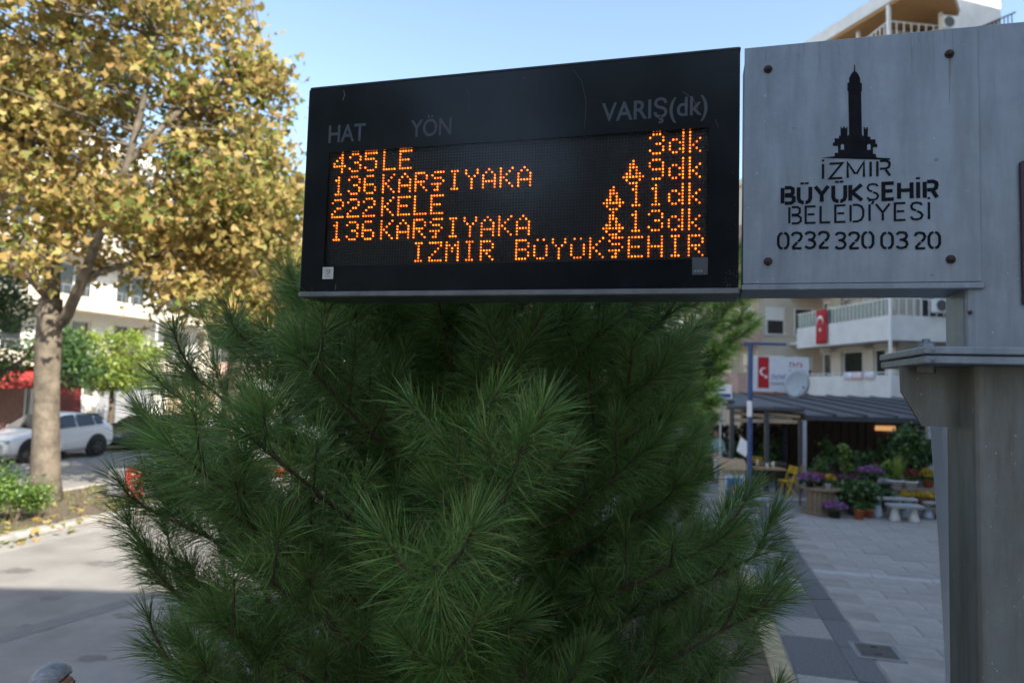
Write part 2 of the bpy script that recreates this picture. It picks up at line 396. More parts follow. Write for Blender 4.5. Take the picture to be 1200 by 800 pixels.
apartment('distant cream apartment block closing the view down the street', st(-12, 150), math.atan2(TD.y, TD.x), 22, 12, 3, 2.9, 3.4, m_cream, m_white, 6, seed=5)
# ground-floor shops of the far row
def shop_front(label, b0, b1, mfill, maw=None, sign=None, group='shops across the street'):
    t = thing('shop', label, 'shop', st(FA, b0), rzL, group); W = b1 - b0
    fr = MB().box(.3, .38, -.12, -.03, 0, 2.8).box(W - .08, W, -.12, -.03, 0, 2.8).box(.38, W - .08, -.12, -.03, 2.7, 2.8)
    fr.build('frame', m_wframe, t)
    MB().box(.38, W - .08, -.09, -.05, .02, 2.7).build('panel', mfill, t)
    if sign: MB().cham(.25, W, -.3, -.13, 2.85, 3.5, .02).build('fascia', sign, t)
    if maw:
        aw = MB(); n = 14
        ys = [-.06, -1.9]; 
        aw.add([V(.2, -.32, 3.3), V(W, -.32, 3.3), V(W, -1.9, 2.5), V(.2, -1.9, 2.5), V(.2, -.32, 3.27), V(W, -.32, 3.27), V(W, -1.9, 2.47), V(.2, -1.9, 2.47)],
               [(0, 1, 2, 3), (7, 6, 5, 4), (0, 4, 5, 1), (1, 5, 6, 2), (3, 2, 6, 7), (0, 3, 7, 4)])
        aw.box(.2, W, -1.93, -1.905, 2.2, 2.5)
        aw.build('awning', maw, t)
        for xx in (.4, W - .2): MB().tube([(xx, -.1, 2.3), (xx, -1.85, 2.48)], .02, 6).build('arm', m_rail, t)
    return t
m_red = mat('red_canvas', (.36, .04, .035), .7, var=.12)
m_darkred = mat('dark_red_sign', (.13, .012, .012), .5, var=.12)
m_beige = mat('beige_stone', (.48, .36, .24), .8, var=.12, scale=3)
m_brick = mat('reddish_brick', (.30, .17, .13), .85, var=.2, scale=8)
shop_front('shop with brick-coloured front under a red awning', 21.6, 26.2, m_brick, m_red, m_white)
shop_front('shop panel in dark red beside the red awning', 26.6, 29.4, m_darkred, None, m_white)
shop_front('closed shop with grey roller shutter behind the white car', 30.0, 34.4, m_shutter, None, m_white)
shop_front('beige stone shop front right of the grey shutter', 35.0, 40.0, m_beige, None, m_white)
shop_front('shop under a white canopy beyond the beige front', 40.5, 45.5, mat('shop_dark', (.05, .05, .055), .3), mat('white_canvas', (.7, .7, .68), .7, var=.08))
shop_front('shop with a red sign band left of the awning', 14, 21, m_glass, None, m_red)

# ---- tall neighbours behind and right of the camera: they shade the pavement, the sign and the pine
m_bld = mat('plain_render', (.5, .49, .47), .85, var=.1, scale=.7, bump=.1)
def plain_block(label, x0, x1, y0, y1, H, seed):
    t = thing('apartment_building', label, 'building', (x0, y0, 0)); W = x1 - x0; D = y1 - y0
    MB().box(0, W, 0, D, -.1, H).box(-.3, W + .3, -.3, D + .3, H, H + .3).build('wall', m_bld, t)
    for f in range(int(H // 3) - 1):
        for q in range(int(D // 4)):
            z = 3.6 + f * 3; y = 1.2 + q * 4
            wo = MB().box(-.05, -.003, y, y + .06, z, z + 1.5).box(-.05, -.003, y + 1.74, y + 1.8, z, z + 1.5).box(-.05, -.003, y + .06, y + 1.74, z + 1.44, z + 1.5).box(-.09, -.003, y + .06, y + 1.74, z, z + .06).build('window', m_wframe, t)
            MB().box(-.02, -.004, y + .06, y + 1.74, z + .06, z + 1.44).build('pane', m_glass, wo)
    return t
plain_block('grey apartment block behind the bus stop, right of the pavement', 5.6, 22.2, -32, -3.4, 14.0, 1)
plain_block('tall grey apartment block along the pavement, right of the picture', 22.6, 44, -32.0, 27.4, 24.0, 2)

# ---- corner building above the restaurant
CV = V(.992, .124, 0).normalized(); CU = V(-CV.y, CV.x, 0)
CP = V(16.7, 30.0, 0); rzC = math.atan2(CV.y, CV.x)
C = thing('corner_building', 'white corner building with wrap-around balconies above the restaurant', 'building', CP, rzC)
m_cwall = mat('corner_wall', (.60, .55, .47), .85, var=.10, scale=.8, bump=.1)
m_cwhite = mat('parapet_white', (.70, .69, .67), .8, var=.10, scale=1.2, bump=.08)
m_wood = mat('soffit_wood', (.42, .22, .08), .6, var=.2, scale=3, stretch=(1, 8, 1))
m_brown = mat('brown_panel', (.22, .12, .06), .6, var=.2, scale=3)
m_greenrail = mat('green_glass_rail', (.10, .17, .15), .25, var=.1)
ZL = [2.93, 5.71, 8.7, 11.9, 15.2, 18.45, 20.62]; FH = 2.78; Z1 = 2.93; NFL = 6; CW = 11.0; CD = 7.6; IN = 1.5
TOP = ZL[-1]
w_ = MB()
w_.box(IN, CW, IN + .2, CD, 0, TOP)                                  # core
for f in range(NFL):
    z = ZL[f]; FH = ZL[f + 1] - ZL[f]
    w_.box(IN - .18, IN, IN, IN + .7, z + .05, z + FH - .2); w_.box(IN - .18, IN, 3.1, 3.9, z + .05, z + FH - .2); w_.box(IN - .18, IN, 5.7, 6.6, z + .05, z + FH - .2)
    w_.box(IN, IN + .9, IN - .02, IN + .2, z + .05, z + FH - .2); w_.box(4.4, 5.2, IN - .02, IN + .2, z + .05, z + FH - .2); w_.box(8.2, CW, IN - .02, IN + .2, z + .05, z + FH - .2)
    w_.box(IN - .18, IN, IN, CD, z + FH - .45, z + FH - .2)
w_.build('wall', m_cwall, C)
for f in range(NFL):
    z = ZL[f]; FH = ZL[f + 1] - ZL[f]
    sl_ = MB().box(0, CW, 0, IN + .1, z - .17, z).box(0, IN + .1, IN + .1, CD, z - .17, z).build('balcony_slab', m_cwhite, C)
    ph = .98 if f % 2 == 0 else .85
    if f == NFL - 1: ph = .7
    MB().box(-.06, .06, -.06, CD, z - .25, z + ph).box(.06, CW, -.06, .06, z - .25, z + ph).build('parapet', m_cwhite, sl_)
    rl = MB()
    if f == 0:
        rl.box(-.02, .02, 0, CD, z + ph + .10, z + ph + .14).box(.02, CW, -.02, .02, z + ph + .10, z + ph + .14)
        for q in range(9): rl.box(-.015, .015, q * .94, q * .94 + .03, z + ph, z + ph + .10)
        rl.build('railing', m_wframe, sl_)
    else:
        h2 = .75 if f < NFL - 1 else .8
        rl.box(-.025, .025, 0, CD, z + ph + h2, z + ph + h2 + .05).box(.03, CW, -.025, .025, z + ph + h2, z + ph + h2 + .05)
        n = 26
        for q in range(n): rl.box(-.02, .02, q * CD / n, q * CD / n + .035, z + ph, z + ph + h2)
        for q in range(1, 30): rl.box(q * CW / 30, q * CW / 30 + .035, -.02, .02, z + ph, z + ph + h2)
        rl.build('railing', m_wframe, sl_)
        if f < NFL - 1:
            for q in range(n): MB().box(-.008, .008, q * CD / n + .045, (q + 1) * CD / n - .01, z + ph + .03, z + ph + h2 - .03).build('glass_panel', m_greenrail, sl_)
    # openings on the recessed wall
    for (y0, y1, m_) in ((2.25, 3.05, m_brown if f else m_glass), (3.95, 5.6, m_glass), (6.65, 7.4, m_glass)):
        wo = MB().box(IN - .12, IN - .003, y0, y0 + .07, z + .05, z + 2.3).box(IN - .12, IN - .003, y1 - .07, y1, z + .05, z + 2.3).box(IN - .12, IN - .003, y0 + .07, y1 - .07, z + 2.23, z + 2.3).build('balcony_door', m_wframe, C)
        MB().box(IN - .07, IN - .01, y0 + .07, y1 - .07, z + .05, z + 2.23).build('pane', m_, wo)
    for (x0, x1, m_) in ((2.6, 4.3, m_glass), (5.4, 8.0, m_brown)):
        wo = MB().box(x0, x0 + .07, IN + .06, IN + .19, z + .05, z + 2.3).box(x1 - .07, x1, IN + .06, IN + .19, z + .05, z + 2.3).box(x0 + .07, x1 - .07, IN + .06, IN + .19, z + 2.23, z + 2.3).build('balcony_door', m_wframe, C)
        MB().box(x0 + .07, x1 - .07, IN + .10, IN + .18, z + .05, z + 2.23).build('pane', m_, wo)
# roof with wooden soffit, white fascia
ri = frame(CV, CU, V(0, 0, 1), CP).inverted()
rpoly = [ri @ V(17.5, 27.2, TOP + .12), ri @ V(19.7, 29.75, TOP + .12), ri @ V(27, 38.5, TOP + .12), ri @ V(14.45, 35.9, TOP + .12)]
rf = MB().prism(rpoly, (0, 0, .62)).build('roof', m_cwhite, C)
rc = sum(rpoly, V(0, 0, 0)) / 4
MB().prism([rc + (p - rc) * .97 + V(0, 0, -.12) for p in rpoly], (0, 0, .117)).build('soffit', m_wood, rf)
FH = 2.0
for yy in (0.0, 2.2, 4.5, 6.9): MB().box(-.07, .07, yy - .07, yy + .07, TOP - FH + .25, TOP - .003).build('post', m_wframe, C)
for xx in (2.6, 5.0): MB().box(xx - .07, xx + .07, -.07, .07, TOP - FH + .25, TOP - .003).build('post', m_wframe, C)
MB().tube([(-.13, -.13, 2.2), (-.13, -.13, TOP)], .075, 10).build('downpipe', m_wframe, C)
MB().box(3.3, CW, IN - .3, IN - .03, 18.5, TOP - .01).build('upper_wall', m_cwhite, C)
# dark stair rail on the upper right
srl = MB()
for q in range(12): srl.box(3.9 + q * .2, 3.93 + q * .2, -.14, -.10, 19.05 + q * .10, 19.75 + q * .10)
srl.tube([(3.7, -.12, 19.65), (6.3, -.12, 20.95)], .04, 6).tube([(3.7, -.12, 18.95), (6.3, -.12, 20.25)], .035, 6)
srl.build('stair_railing', mat('black_rail', (.03, .03, .035), .4, .5), C)
MB().box(3.45, 5.6, -.065, .4, 17.4, 23.5).build('stair_wall', m_cwhite, C)
def ac_unit(label, loc, rz):
    t = thing('air_conditioner', label, 'air conditioner', loc, rz, 'outdoor units of the corner building')
    MB().cham(-.42, .42, -.16, .16, 0, .62, .03).build('casing', mat('ac_white', (.72, .72, .7), .5, var=.05), t)
    fan = MB(); M_ = Matrix.Translation(V(-.12, -.165, .31)) @ Matrix.Rotation(R(90), 4, 'X')
    fan.lathe([(.25, 0), (.25, .012), (.23, .018)], 24, M=M_); fo = fan.build('fan_grille', mat('ac_grille', (.08, .08, .085), .5), t)
    return t
Mc = frame(CV, CU, V(0, 0, 1), CP)
ac_unit('white air conditioner box on the top balcony beside the stair wall', Mc @ V(2.72, -.35, 19.62), rzC)
ac_unit('white air conditioner box on the lower balcony right of downpipe', Mc @ V(2.2, -.32, ZL[1] + 1.0), rzC)
# Turkish flag hung over the balcony
m_flag = mat('flag_red', (.42, .008, .012), .7, var=.12, scale=3)
m_flagw = mat('flag_white', (.8, .78, .76), .7, var=.04)
def cres(mb, cx, cz, r_, y, n=22):
    vs = []; fs = []
    outer = [(cx + r_ * math.cos(q), cz + r_ * math.sin(q)) for q in [R(35) + R(290) * i / n for i in range(n + 1)]]
    ic = cx + r_ * .28; ri = r_ * .8
    inner = [(ic + ri * math.cos(q), cz + ri * math.sin(q)) for q in [R(46) + R(268) * i / n for i in range(n + 1)]]
    o = len(mb.v)
    for a_, b_ in zip(outer, inner): vs += [(a_[0], y, a_[1]), (b_[0], y, b_[1])]
    for i in range(n): fs.append((2 * i, 2 * i + 1, 2 * i + 3, 2 * i + 2))
    mb.add(vs, fs)
def star(mb, cx, cz, r_, y, rot=0):
    vs = [(cx + (r_ if i % 2 == 0 else r_ * .4) * math.cos(rot + i * math.pi / 5), y, cz + (r_ if i % 2 == 0 else r_ * .4) * math.sin(rot + i * math.pi / 5)) for i in range(10)]
    mb.add(vs, [tuple(range(10))])
def hanging_flag(label, M_, W, H):
    t = thing('flag', label, 'flag'); t.matrix_world = M_
    cl = MB(); nx, nz = 8, 10; wav = lambda x: .04 * math.sin(x / W * 9)
    vs = [V(x * W / nx, wav(x * W / nx) - .02 * (z / nz), -z * H / nz) for z in range(nz + 1) for x in range(nx + 1)]
    fs = [(z * (nx + 1) + x, (z + 1) * (nx + 1) + x, (z + 1) * (nx + 1) + x + 1, z * (nx + 1) + x + 1) for z in range(nz) for x in range(nx)]
    o = cl.add(vs, fs).build('cloth', m_flag, t, True); sm = o.modifiers.new('thick', 'SOLIDIFY'); sm.thickness = .006
    em = MB(); cres(em, 0, 0, W * .30, 0); e = em.build('crescent', m_flagw, t); e.matrix_local = Matrix.Translation(V(W * .5, -.085, -H * .34)) @ Matrix.Rotation(R(90), 4, 'Y')
    em = MB(); star(em, 0, 0, W * .15, 0); e = em.build('star', m_flagw, t); e.matrix_local = Matrix.Translation(V(W * .5, -.085, -H * .60)) @ Matrix.Rotation(R(90), 4, 'Y')
    return t
# local x of flag runs towards the viewer-right along the left face
Mfl = Mc @ Matrix.Translation(V(-.16, 5.55, ZL[1] + 1.62)) @ Matrix.Rotation(R(-90), 4, 'Z')
hanging_flag('red flag with white crescent and star hung over the balcony railing', Mfl, .95, 1.75)
# laundry on lower balcony
for q, (yy, c_) in enumerate(((1.0, (.7, .68, .7)), (1.9, (.75, .6, .62)), (2.5, (.66, .68, .75)))):
    lo = MB().add([V(-.10, yy, Z1 + 1.15), V(-.10, yy + .7, Z1 + 1.15), V(-.14, yy + .75, Z1 + .80), V(-.13, yy - .02, Z1 + .78), V(.06, yy, Z1 + 1.15), V(.06, yy + .7, Z1 + 1.15)], [(0, 1, 2, 3), (0, 4, 5, 1)]).build('towel', mat('towel%d' % q, c_, .9), None, True)
    lo.matrix_world = Mc; sm = lo.modifiers.new('thick', 'SOLIDIFY'); sm.thickness = .02
    tag(lo, ['white towel nearest the downpipe on the lower balcony rail', 'pinkish towel in the middle on the lower balcony rail', 'bluish towel farthest left on the lower balcony rail'][q], 'towel', 'towels on the balcony rail')

# ---- second building farther along, behind the corner building
Dp = V(14.6, 40.5, 0)
Db = thing('rear_building', 'pinkish building with brown balcony behind the corner building', 'building', Dp, rzC)
wd = MB().box(0, 14, 0, 12, -.1, 16).box(-.2, 14, -.2, 12, 16, 16.4); wd.build('wall', m_cream, Db)
for f in range(4):
    z = 3.1 + f * 2.9
    MB().box(-1.5, -.003, -.6, 8, z - .15, z + .02).box(-1.5, -1.38, -.6, 8, z + .02, z + 1.0).box(-1.38, -.003, -.6, -.48, z + .02, z + 1.0).build('balcony', m_pink, Db)
    for y0 in (.6, 3.4, 6.0):
        wo = MB().box(-.06, -.003, y0, y0 + .08, z + .1, z + 2.3).box(-.06, -.003, y0 + 1.3, y0 + 1.38, z + .1, z + 2.3).box(-.06, -.003, y0 + .08, y0 + 1.3, z + 2.22, z + 2.3).build('window', m_wframe, Db)
        MB().box(-.03, -.004, y0 + .08, y0 + 1.3, z + .1, z + 2.22).build('pane', m_glass, wo)

for f in range(4):
    z = 3.1 + f * 2.9
    for q, x0 in enumerate((.5, 2.3, 4.6, 6.6)):
        wo = MB().box(x0, x0 + .08, -.06, -.003, z + .5, z + 2.1).box(x0 + 1.1, x0 + 1.18, -.06, -.003, z + .5, z + 2.1).box(x0 + .08, x0 + 1.1, -.06, -.003, z + 2.02, z + 2.1).box(x0 - .05, x0 + 1.23, -.12, -.003, z + .42, z + .5).build('window', m_wframe, Db)
        MB().box(x0 + .08, x0 + 1.1, -.03, -.004, z + .5, z + 2.02).build('pane', m_glass, wo)
        if (q + f) % 2: MB().box(x0 + .08, x0 + 1.1, -.042, -.031, z + 1.3, z + 2.02).build('blind', m_white, wo)
    MB().box(2.0, 6.2, -1.1, -.003, z - .15, z + .02).box(2.0, 6.2, -1.1, -1.0, z + .02, z + .4).box(2.0, 6.2, -1.08, -1.03, z + .9, z + .95).build('balcony', m_white if f % 2 else m_pink, Db)
# ================================================================== BUS ARRIVAL DISPLAY
TH = math.atan(FPX / 2973.0)
SX = V(math.cos(TH), -math.sin(TH), 0); SN = V(math.sin(TH), math.cos(TH), 0)
P0 = EYE + ray(352, 341) * 2.41
MS = frame(SX, SN, V(0, 0, 1), P0); rzS = math.atan2(SX.y, SX.x)
def sg(x, y, dy=0.0):
    d = ray(x, y); t = ((P0 + SN * dy) - EYE).dot(SN) / d.dot(SN); q = EYE + d * t - P0
    return q.dot(SX), q.z
def sx(x, y=200, dy=0.0): return sg(x, y, dy)[0]
m_black = mat('black_glossy_acrylic', (.010, .011, .014), .14, var=.35, scale=5, spec=.28)
m_case = mat('black_case', (.02, .021, .025), .5, var=.3, scale=8)
m_alu = mat('dull_aluminium', (.17, .175, .18), .5, .6, var=.25, scale=10, stretch=(1, 1, 1))
W1 = sx(866.5, 200); HT = (sg(360, 106)[1] + sg(867, 58)[1]) / 2
disp = thing('bus_arrival_display', 'black electronic bus arrival display with orange dot lettering', 'display board', P0, rzS)
LX0, LX1 = sx(382, 250), sx(830, 230)
LZ0, LZ1 = (sg(382, 313)[1] + sg(830, 302)[1]) / 2, (sg(382, 179)[1] + sg(830, 150)[1]) / 2
DEP = .18
# front bezel ring around the LED window
bz = MB(); f_ = .012
for (x0, x1, z0, z1) in ((0, W1, LZ1, HT), (0, W1, 0, LZ0), (0, LX0, LZ0, LZ1), (LX1, W1, LZ0, LZ1)):
    bz.box(x0, x1, 0, f_, z0, z1)
bz.build('front_cover', m_black, disp)
MB().box(.004, W1 - .004, f_ + .02, DEP, .004, HT - .004).build('housing', m_case, disp)
# aluminium rails along the edges of the housing
MB().cham(-.006, W1 + .004, -.004, DEP + .003, -.022, -.002, .004).build('bottom_rail', m_alu, disp)
MB().cham(-.004, W1 + .002, .004, DEP + .001, HT + .0015, HT + .012, .004).build('top_rail', m_case, disp)
MB().box(-.005, -.0005, .003, DEP, 0, HT).build('side_cheek', m_case, disp)
pl = MB().box(LX0, LX1, f_ + .006, f_ + .018, LZ0, LZ1).build('led_board', mat('led_board', (.016, .014, .013), .6, var=.2, scale=30), disp)
NC, NR = 128, 40; cp = (LX1 - LX0) / NC; rp = (LZ1 - LZ0) / NR
F5 = {'0': '01110 10001 10011 10101 11001 10001 01110', '1': '00100 01100 00100 00100 00100 00100 01110', '2': '01110 10001 00001 00110 01000 10000 11111',
 '3': '01110 10001 00001 00110 00001 10001 01110', '4': '00010 00110 01010 10010 11111 00010 00010', '5': '11111 10000 11110 00001 00001 10001 01110',
 '6': '01110 10000 10000 11110 10001 10001 01110', '9': '01110 10001 10001 01111 00001 00001 01110', 'L': '10000 10000 10000 10000 10000 10000 11111',
 'E': '11111 10000 10000 11110 10000 10000 11111', 'K': '10001 10010 10100 11000 10100 10010 10001', 'A': '00100 01010 10001 10001 11111 10001 10001',
 'R': '11110 10001 10001 11110 10100 10010 10001', 'I': '01110 00100 00100 00100 00100 00100 01110', 'Y': '10001 10001 01010 00100 00100 00100 00100',
 'Z': '11111 00001 00010 00100 01000 10000 11111', 'M': '10001 11011 10101 10101 10001 10001 10001', 'B': '11110 10001 10001 11110 10001 10001 11110',
 'H': '10001 10001 10001 11111 10001 10001 10001', 'd': '00001 00001 01101 10011 10001 10011 01101', 'k': '10000 10000 10010 10100 11000 10100 10010',
 'U': '01010 00000 10001 10001 10001 10001 01110', 'S': '01111 10000 01110 00001 11110 00100 01100', '>': '00000 00000 00000 00000 00000 00000 00000'}
ICON = '0001000 0011000 0011100 0010100 0110110 1111111 0100010 0011100'
lit = set()
def put(ch, c, row):
    for r_, bits in enumerate(F5[ch].split()):
        for q, bt in enumerate(bits):
            if bt == '1': lit.add((c + q, row * 8 + r_))
def puts(s_, c, row):
    for ch in s_:
        if ch != ' ': put(ch, c, row)
        c += 6
def icon(c, row):
    for r_, bits in enumerate(ICON.split()):
        for q, bt in enumerate(bits):
            if bt == '1': lit.add((c + q, row * 8 + r_))
for row, (num, dest, mins, tcol, ic) in enumerate((('435', 'LE', '3', 110, None), ('136', 'KARSIYAKA', '9', 110, 102), ('222', 'KELE', '11', 104, 96), ('136', 'KARSIYAKA', '13', 104, 96))):
    puts(num, 1, row); puts(dest, 20, row); puts(mins, tcol, row); puts('dk', 116, row)
    if ic: icon(ic, row)
puts('IZMIR BUYUKSEHIR', 32, 4)
def domes(cells, r_, h, n, rings):
    vs = []; fs = []
    for c, q in cells:
        x = LX0 + (c + .5) * cp; z = LZ1 - (q + .5) * rp; o = len(vs)
        for rr, hh in rings:
            for i in range(n):
                a_ = 2 * math.pi * i / n; vs.append((x + r_ * rr * math.cos(a_), f_ + .006 - h * hh, z + r_ * rr * math.sin(a_)))
        k = len(rings)
        for g_ in range(k - 1):
            for i in range(n): fs.append((o + g_ * n + i, o + g_ * n + (i + 1) % n, o + (g_ + 1) * n + (i + 1) % n, o + (g_ + 1) * n + i))
        fs.append(tuple(o + (k - 1) * n + i for i in range(n)))
    mb = MB(); mb.v = vs; mb.f = fs; return mb
m_led = mat('amber_led_lit', (.4, .15, .03), .4, emit=(1.0, .175, .01), estr=1.6)
_N = m_led.node_tree.nodes; _g = _N.new('ShaderNodeNewGeometry'); _m = _N.new('ShaderNodeMapRange'); _m.inputs['To Min'].default_value = 1.1; _m.inputs['To Max'].default_value = 2.8
m_led.node_tree.links.new(_g.outputs['Random Per Island'], _m.inputs[0]); m_led.node_tree.links.new(_m.outputs[0], _N['Principled BSDF'].inputs['Emission Strength'])
m_unlit = mat('led_lens_off', (.06, .06, .066), .45, spec=.2, var=.2)
stuff(domes(sorted(lit), cp * .285, .005, 8, ((1, 0), (.95, .5), (.6, 1))).build('lit_dot', m_led, disp))
stuff(domes([(c, q) for c in range(NC) for q in range(NR) if (c, q) not in lit], cp * .30, .003, 6, ((1, 0), (.7, 1))).build('unlit_dot', m_unlit, disp))
MB().box(LX0, LX1, .0, .003, LZ0, LZ1).build('window_pane', glassmat('acrylic_pane', (.93, .93, .95)), disp)
# printed column headings
m_print = mat('grey_print', (.045, .05, .062), .5, var=.1)
for body, (xa, ya), (xb, yb) in (('HAT', (385, 166.5), (428, 146)), ('YÖN', (481, 160), (529, 135)), ('VARIŞ(dk)', (705, 146), (829, 115))):
    mid = (xa + xb) / 2; o = text_obj('heading', body, sx(xa, ya), sx(xb, ya), sg(mid, ya)[1], sg(mid, yb)[1], -.0012, m_print, disp, bold=.014)
# stickers, chips and a scratch on the cover
m_stk = mat('sticker_white', (.55, .55, .52), .6, var=.1); m_stg = mat('sticker_grey', (.06, .065, .075), .4)
xa, za = sg(378, 327); xb, zb = sg(391, 313)
s1 = MB().box(xa, xb, -.0015, -.0004, za, zb).build('sticker', m_stk, disp)
em = MB(); cx, cz = (xa + xb) / 2, (za + zb) / 2 + .003
for q in range(3): em.box(cx - .011 + q * .002, cx + .010 - q * .003, -.0022, -.0017, cz + .008 - q * .007, cz + .010 - q * .007)
em.tube([(cx - .008, -.002, cz + .009), (cx + .003, -.002, cz + .009), (cx + .009, -.002, cz + .002), (cx + .001, -.002, cz - .006), (cx - .006, -.002, cz - .004)], .0012, 5)
em.box(cx - .010, cx + .010, -.0022, -.0017, cz - .015, cz - .0135)
em.build('emblem', mat('emblem_brown', (.20, .15, .08), .6), s1)
xa, za = sg(811, 322); xb, zb = sg(829.5, 301.5)
s2 = MB().box(xa, xb, -.0015, -.0004, za, zb).build('sticker', m_stg, disp)
em = MB()
for q in range(3): em.box(xa + .006 + q * .009, xa + .012 + q * .009, -.0022, -.0017, za + .008, za + .014)
em.build('printed_mark', mat('mark_grey', (.2, .2, .22), .5), s2)
m_chip = mat('paint_chip', (.085, .085, .092), .7, var=.3, scale=80)
def chip(pts_, w_=.0012):
    MB().tube([V(*[sg(x, y)[0], -.0008, sg(x, y)[1]]) for x, y in pts_], w_, 5).build('scratch', m_chip, disp)
chip([(403, 106), (404, 112), (402, 118)], .0016); chip([(405, 111), (403, 115)], .001)
chip([(549, 107), (550, 120), (551, 134)], .0006); chip([(672, 82), (682, 96), (687, 120), (685, 152)], .0005)
chip([(394, 333), (393, 340)], .0016); chip([(613, 91), (616, 93)], .001); chip([(838, 140), (842, 150)], .0006); chip([(800, 108), (812, 116), (818, 128)], .0008)
for q in range(26):
    x = random.uniform(850, 866); y = random.uniform(315, 337) if q < 18 else random.uniform(60, 300)
    a_, z_ = sg(x, y); r_ = random.uniform(.0006, .0018)
    MB().lathe([(r_, -.0006), (r_ * .7, .0006)], 6, (a_, -.0006, z_), Matrix.Rotation(R(90), 4, 'X')).build('paint_chip', m_chip, disp)

# ================================================================== SIGN PANEL AND COLUMN
def painted_metal(name, col, dirt, dirtamt=.5, rough=.42):
    m = bpy.data.materials.new(name); m.use_nodes = True; N = m.node_tree.nodes; L = m.node_tree.links; b = N['Principled BSDF']
    tc = N.new('ShaderNodeTexCoord')
    mp = N.new('ShaderNodeMapping'); mp.inputs['Scale'].default_value = (9, 9, 1.2); L.new(tc.outputs['Object'], mp.inputs[0])
    n1 = N.new('ShaderNodeTexNoise'); n1.inputs['Scale'].default_value = 1.6; n1.inputs['Detail'].default_value = 8; n1.inputs['Roughness'].default_value = .7; L.new(mp.outputs[0], n1.inputs[0])
    n2 = N.new('ShaderNodeTexNoise'); n2.inputs['Scale'].default_value = 7; n2.inputs['Detail'].default_value = 9; n2.inputs['Roughness'].default_value = .7; L.new(tc.outputs['Object'], n2.inputs[0])
    r1 = N.new('ShaderNodeValToRGB'); r1.color_ramp.elements[0].position = .42; r1.color_ramp.elements[1].position = .72
    r1.color_ramp.elements[0].color = (0, 0, 0, 1); r1.color_ramp.elements[1].color = (1, 1, 1, 1); L.new(n1.outputs[0], r1.inputs[0])
    r2 = N.new('ShaderNodeValToRGB'); r2.color_ramp.elements[0].position = .35; r2.color_ramp.elements[1].position = .7
    r2.color_ramp.elements[0].color = tuple(c * .86 for c in col) + (1,); r2.color_ramp.elements[1].color = tuple(c * 1.1 for c in col) + (1,); L.new(n2.outputs[0], r2.inputs[0])
    mu = N.new('ShaderNodeMath'); mu.operation = 'MULTIPLY'; mu.inputs[1].default_value = dirtamt; L.new(r1.outputs[0], mu.inputs[0])
    mx = N.new('ShaderNodeMixRGB'); mx.inputs[2].default_value = tuple(dirt) + (1,); L.new(mu.outputs[0], mx.inputs[0]); L.new(r2.outputs[0], mx.inputs[1])
    # small chips
    n3 = N.new('ShaderNodeTexNoise'); n3.inputs['Scale'].default_value = 38; n3.inputs['Detail'].default_value = 3; L.new(tc.outputs['Object'], n3.inputs[0])
    r3 = N.new('ShaderNodeValToRGB'); r3.color_ramp.elements[0].position = .72; r3.color_ramp.elements[1].position = .75; L.new(n3.outputs[0], r3.inputs[0])
    mx2 = N.new('ShaderNodeMixRGB'); mx2.inputs[2].default_value = tuple(min(1, c * 1.35) for c in col) + (1,); L.new(r3.outputs[0], mx2.inputs[0]); L.new(mx.outputs[0], mx2.inputs[1])
    L.new(mx2.outputs[0], b.inputs['Base Color'])
    b.inputs['Roughness'].default_value = rough; b.inputs['Metallic'].default_value = .15
    n4 = N.new('ShaderNodeTexNoise'); n4.inputs['Scale'].default_value = 120; n4.inputs['Detail'].default_value = 3; L.new(tc.outputs['Object'], n4.inputs[0])
    bp = N.new('ShaderNodeBump'); bp.inputs['Strength'].default_value = .12; bp.inputs['Distance'].default_value = .004; L.new(n4.outputs[0], bp.inputs['Height']); L.new(bp.outputs[0], b.inputs['Normal'])
    MATS[name] = m; return m
m_panel = painted_metal('panel_grey_paint', (.255, .295, .345), (.145, .165, .195), .8)
m_col = painted_metal('column_grey_paint', (.20, .212, .208), (.10, .085, .062), .85, .5)
m_rust = mat('rusty_bolt', (.07, .05, .045), .6, .7, var=.4, scale=60)
m_ink = mat('stencil_black', (.012, .012, .016), .8, spec=.1, var=.3, scale=40)
PX0, PX1 = sx(871.5, 200), sx(1148, 200)
PZ0 = (sg(871, 333)[1] + sg(1148, 330)[1]) / 2; PZ1 = (sg(872, 56)[1] + sg(1148, 33)[1]) / 2
CX0 = sx(1133, 380); CX1 = CX0 + .46
panel = thing('sign_panel', 'grey metal panel stencilled with a clock tower emblem and phone number', 'sign', P0 + SX * PX0 + V(0, 0, PZ0), rzS)
PW = PX1 - PX0; PH = PZ1 - PZ0
MB().cham(0, PW, -.004, 0, 0, PH, .0012).build('face_plate', m_panel, panel)
MB().box(.006, CX0 - PX0 - .003, .001, .175, .004, PH - .004).build('back_box', m_col, panel)
MB().cham(-.003, PW + .006, -.010, .178, -.020, -.002, .003).build('bottom_lip', m_panel, panel)
def loc(x, y): s_, z_ = sg(x, y, -.004); return s_ - PX0, z_ - PZ0
for x, y in ((900, 81.5), (1112.5, 63.5), (900, 306.5), (1114, 304)):
    a_, z_ = loc(x, y); Mr = Matrix.Rotation(R(90), 4, 'X')
    wo = MB().lathe([(.0125, 0), (.0125, .002), (.011, .003)], 16, (a_, -.0042, z_), Mr).build('washer', m_rust, panel)
    MB().lathe([(.0085, .002), (.0085, .008), (.006, .012), (.003, .0135)], 6, (a_, -.0042, z_), Mr).build('nut', m_rust, wo)
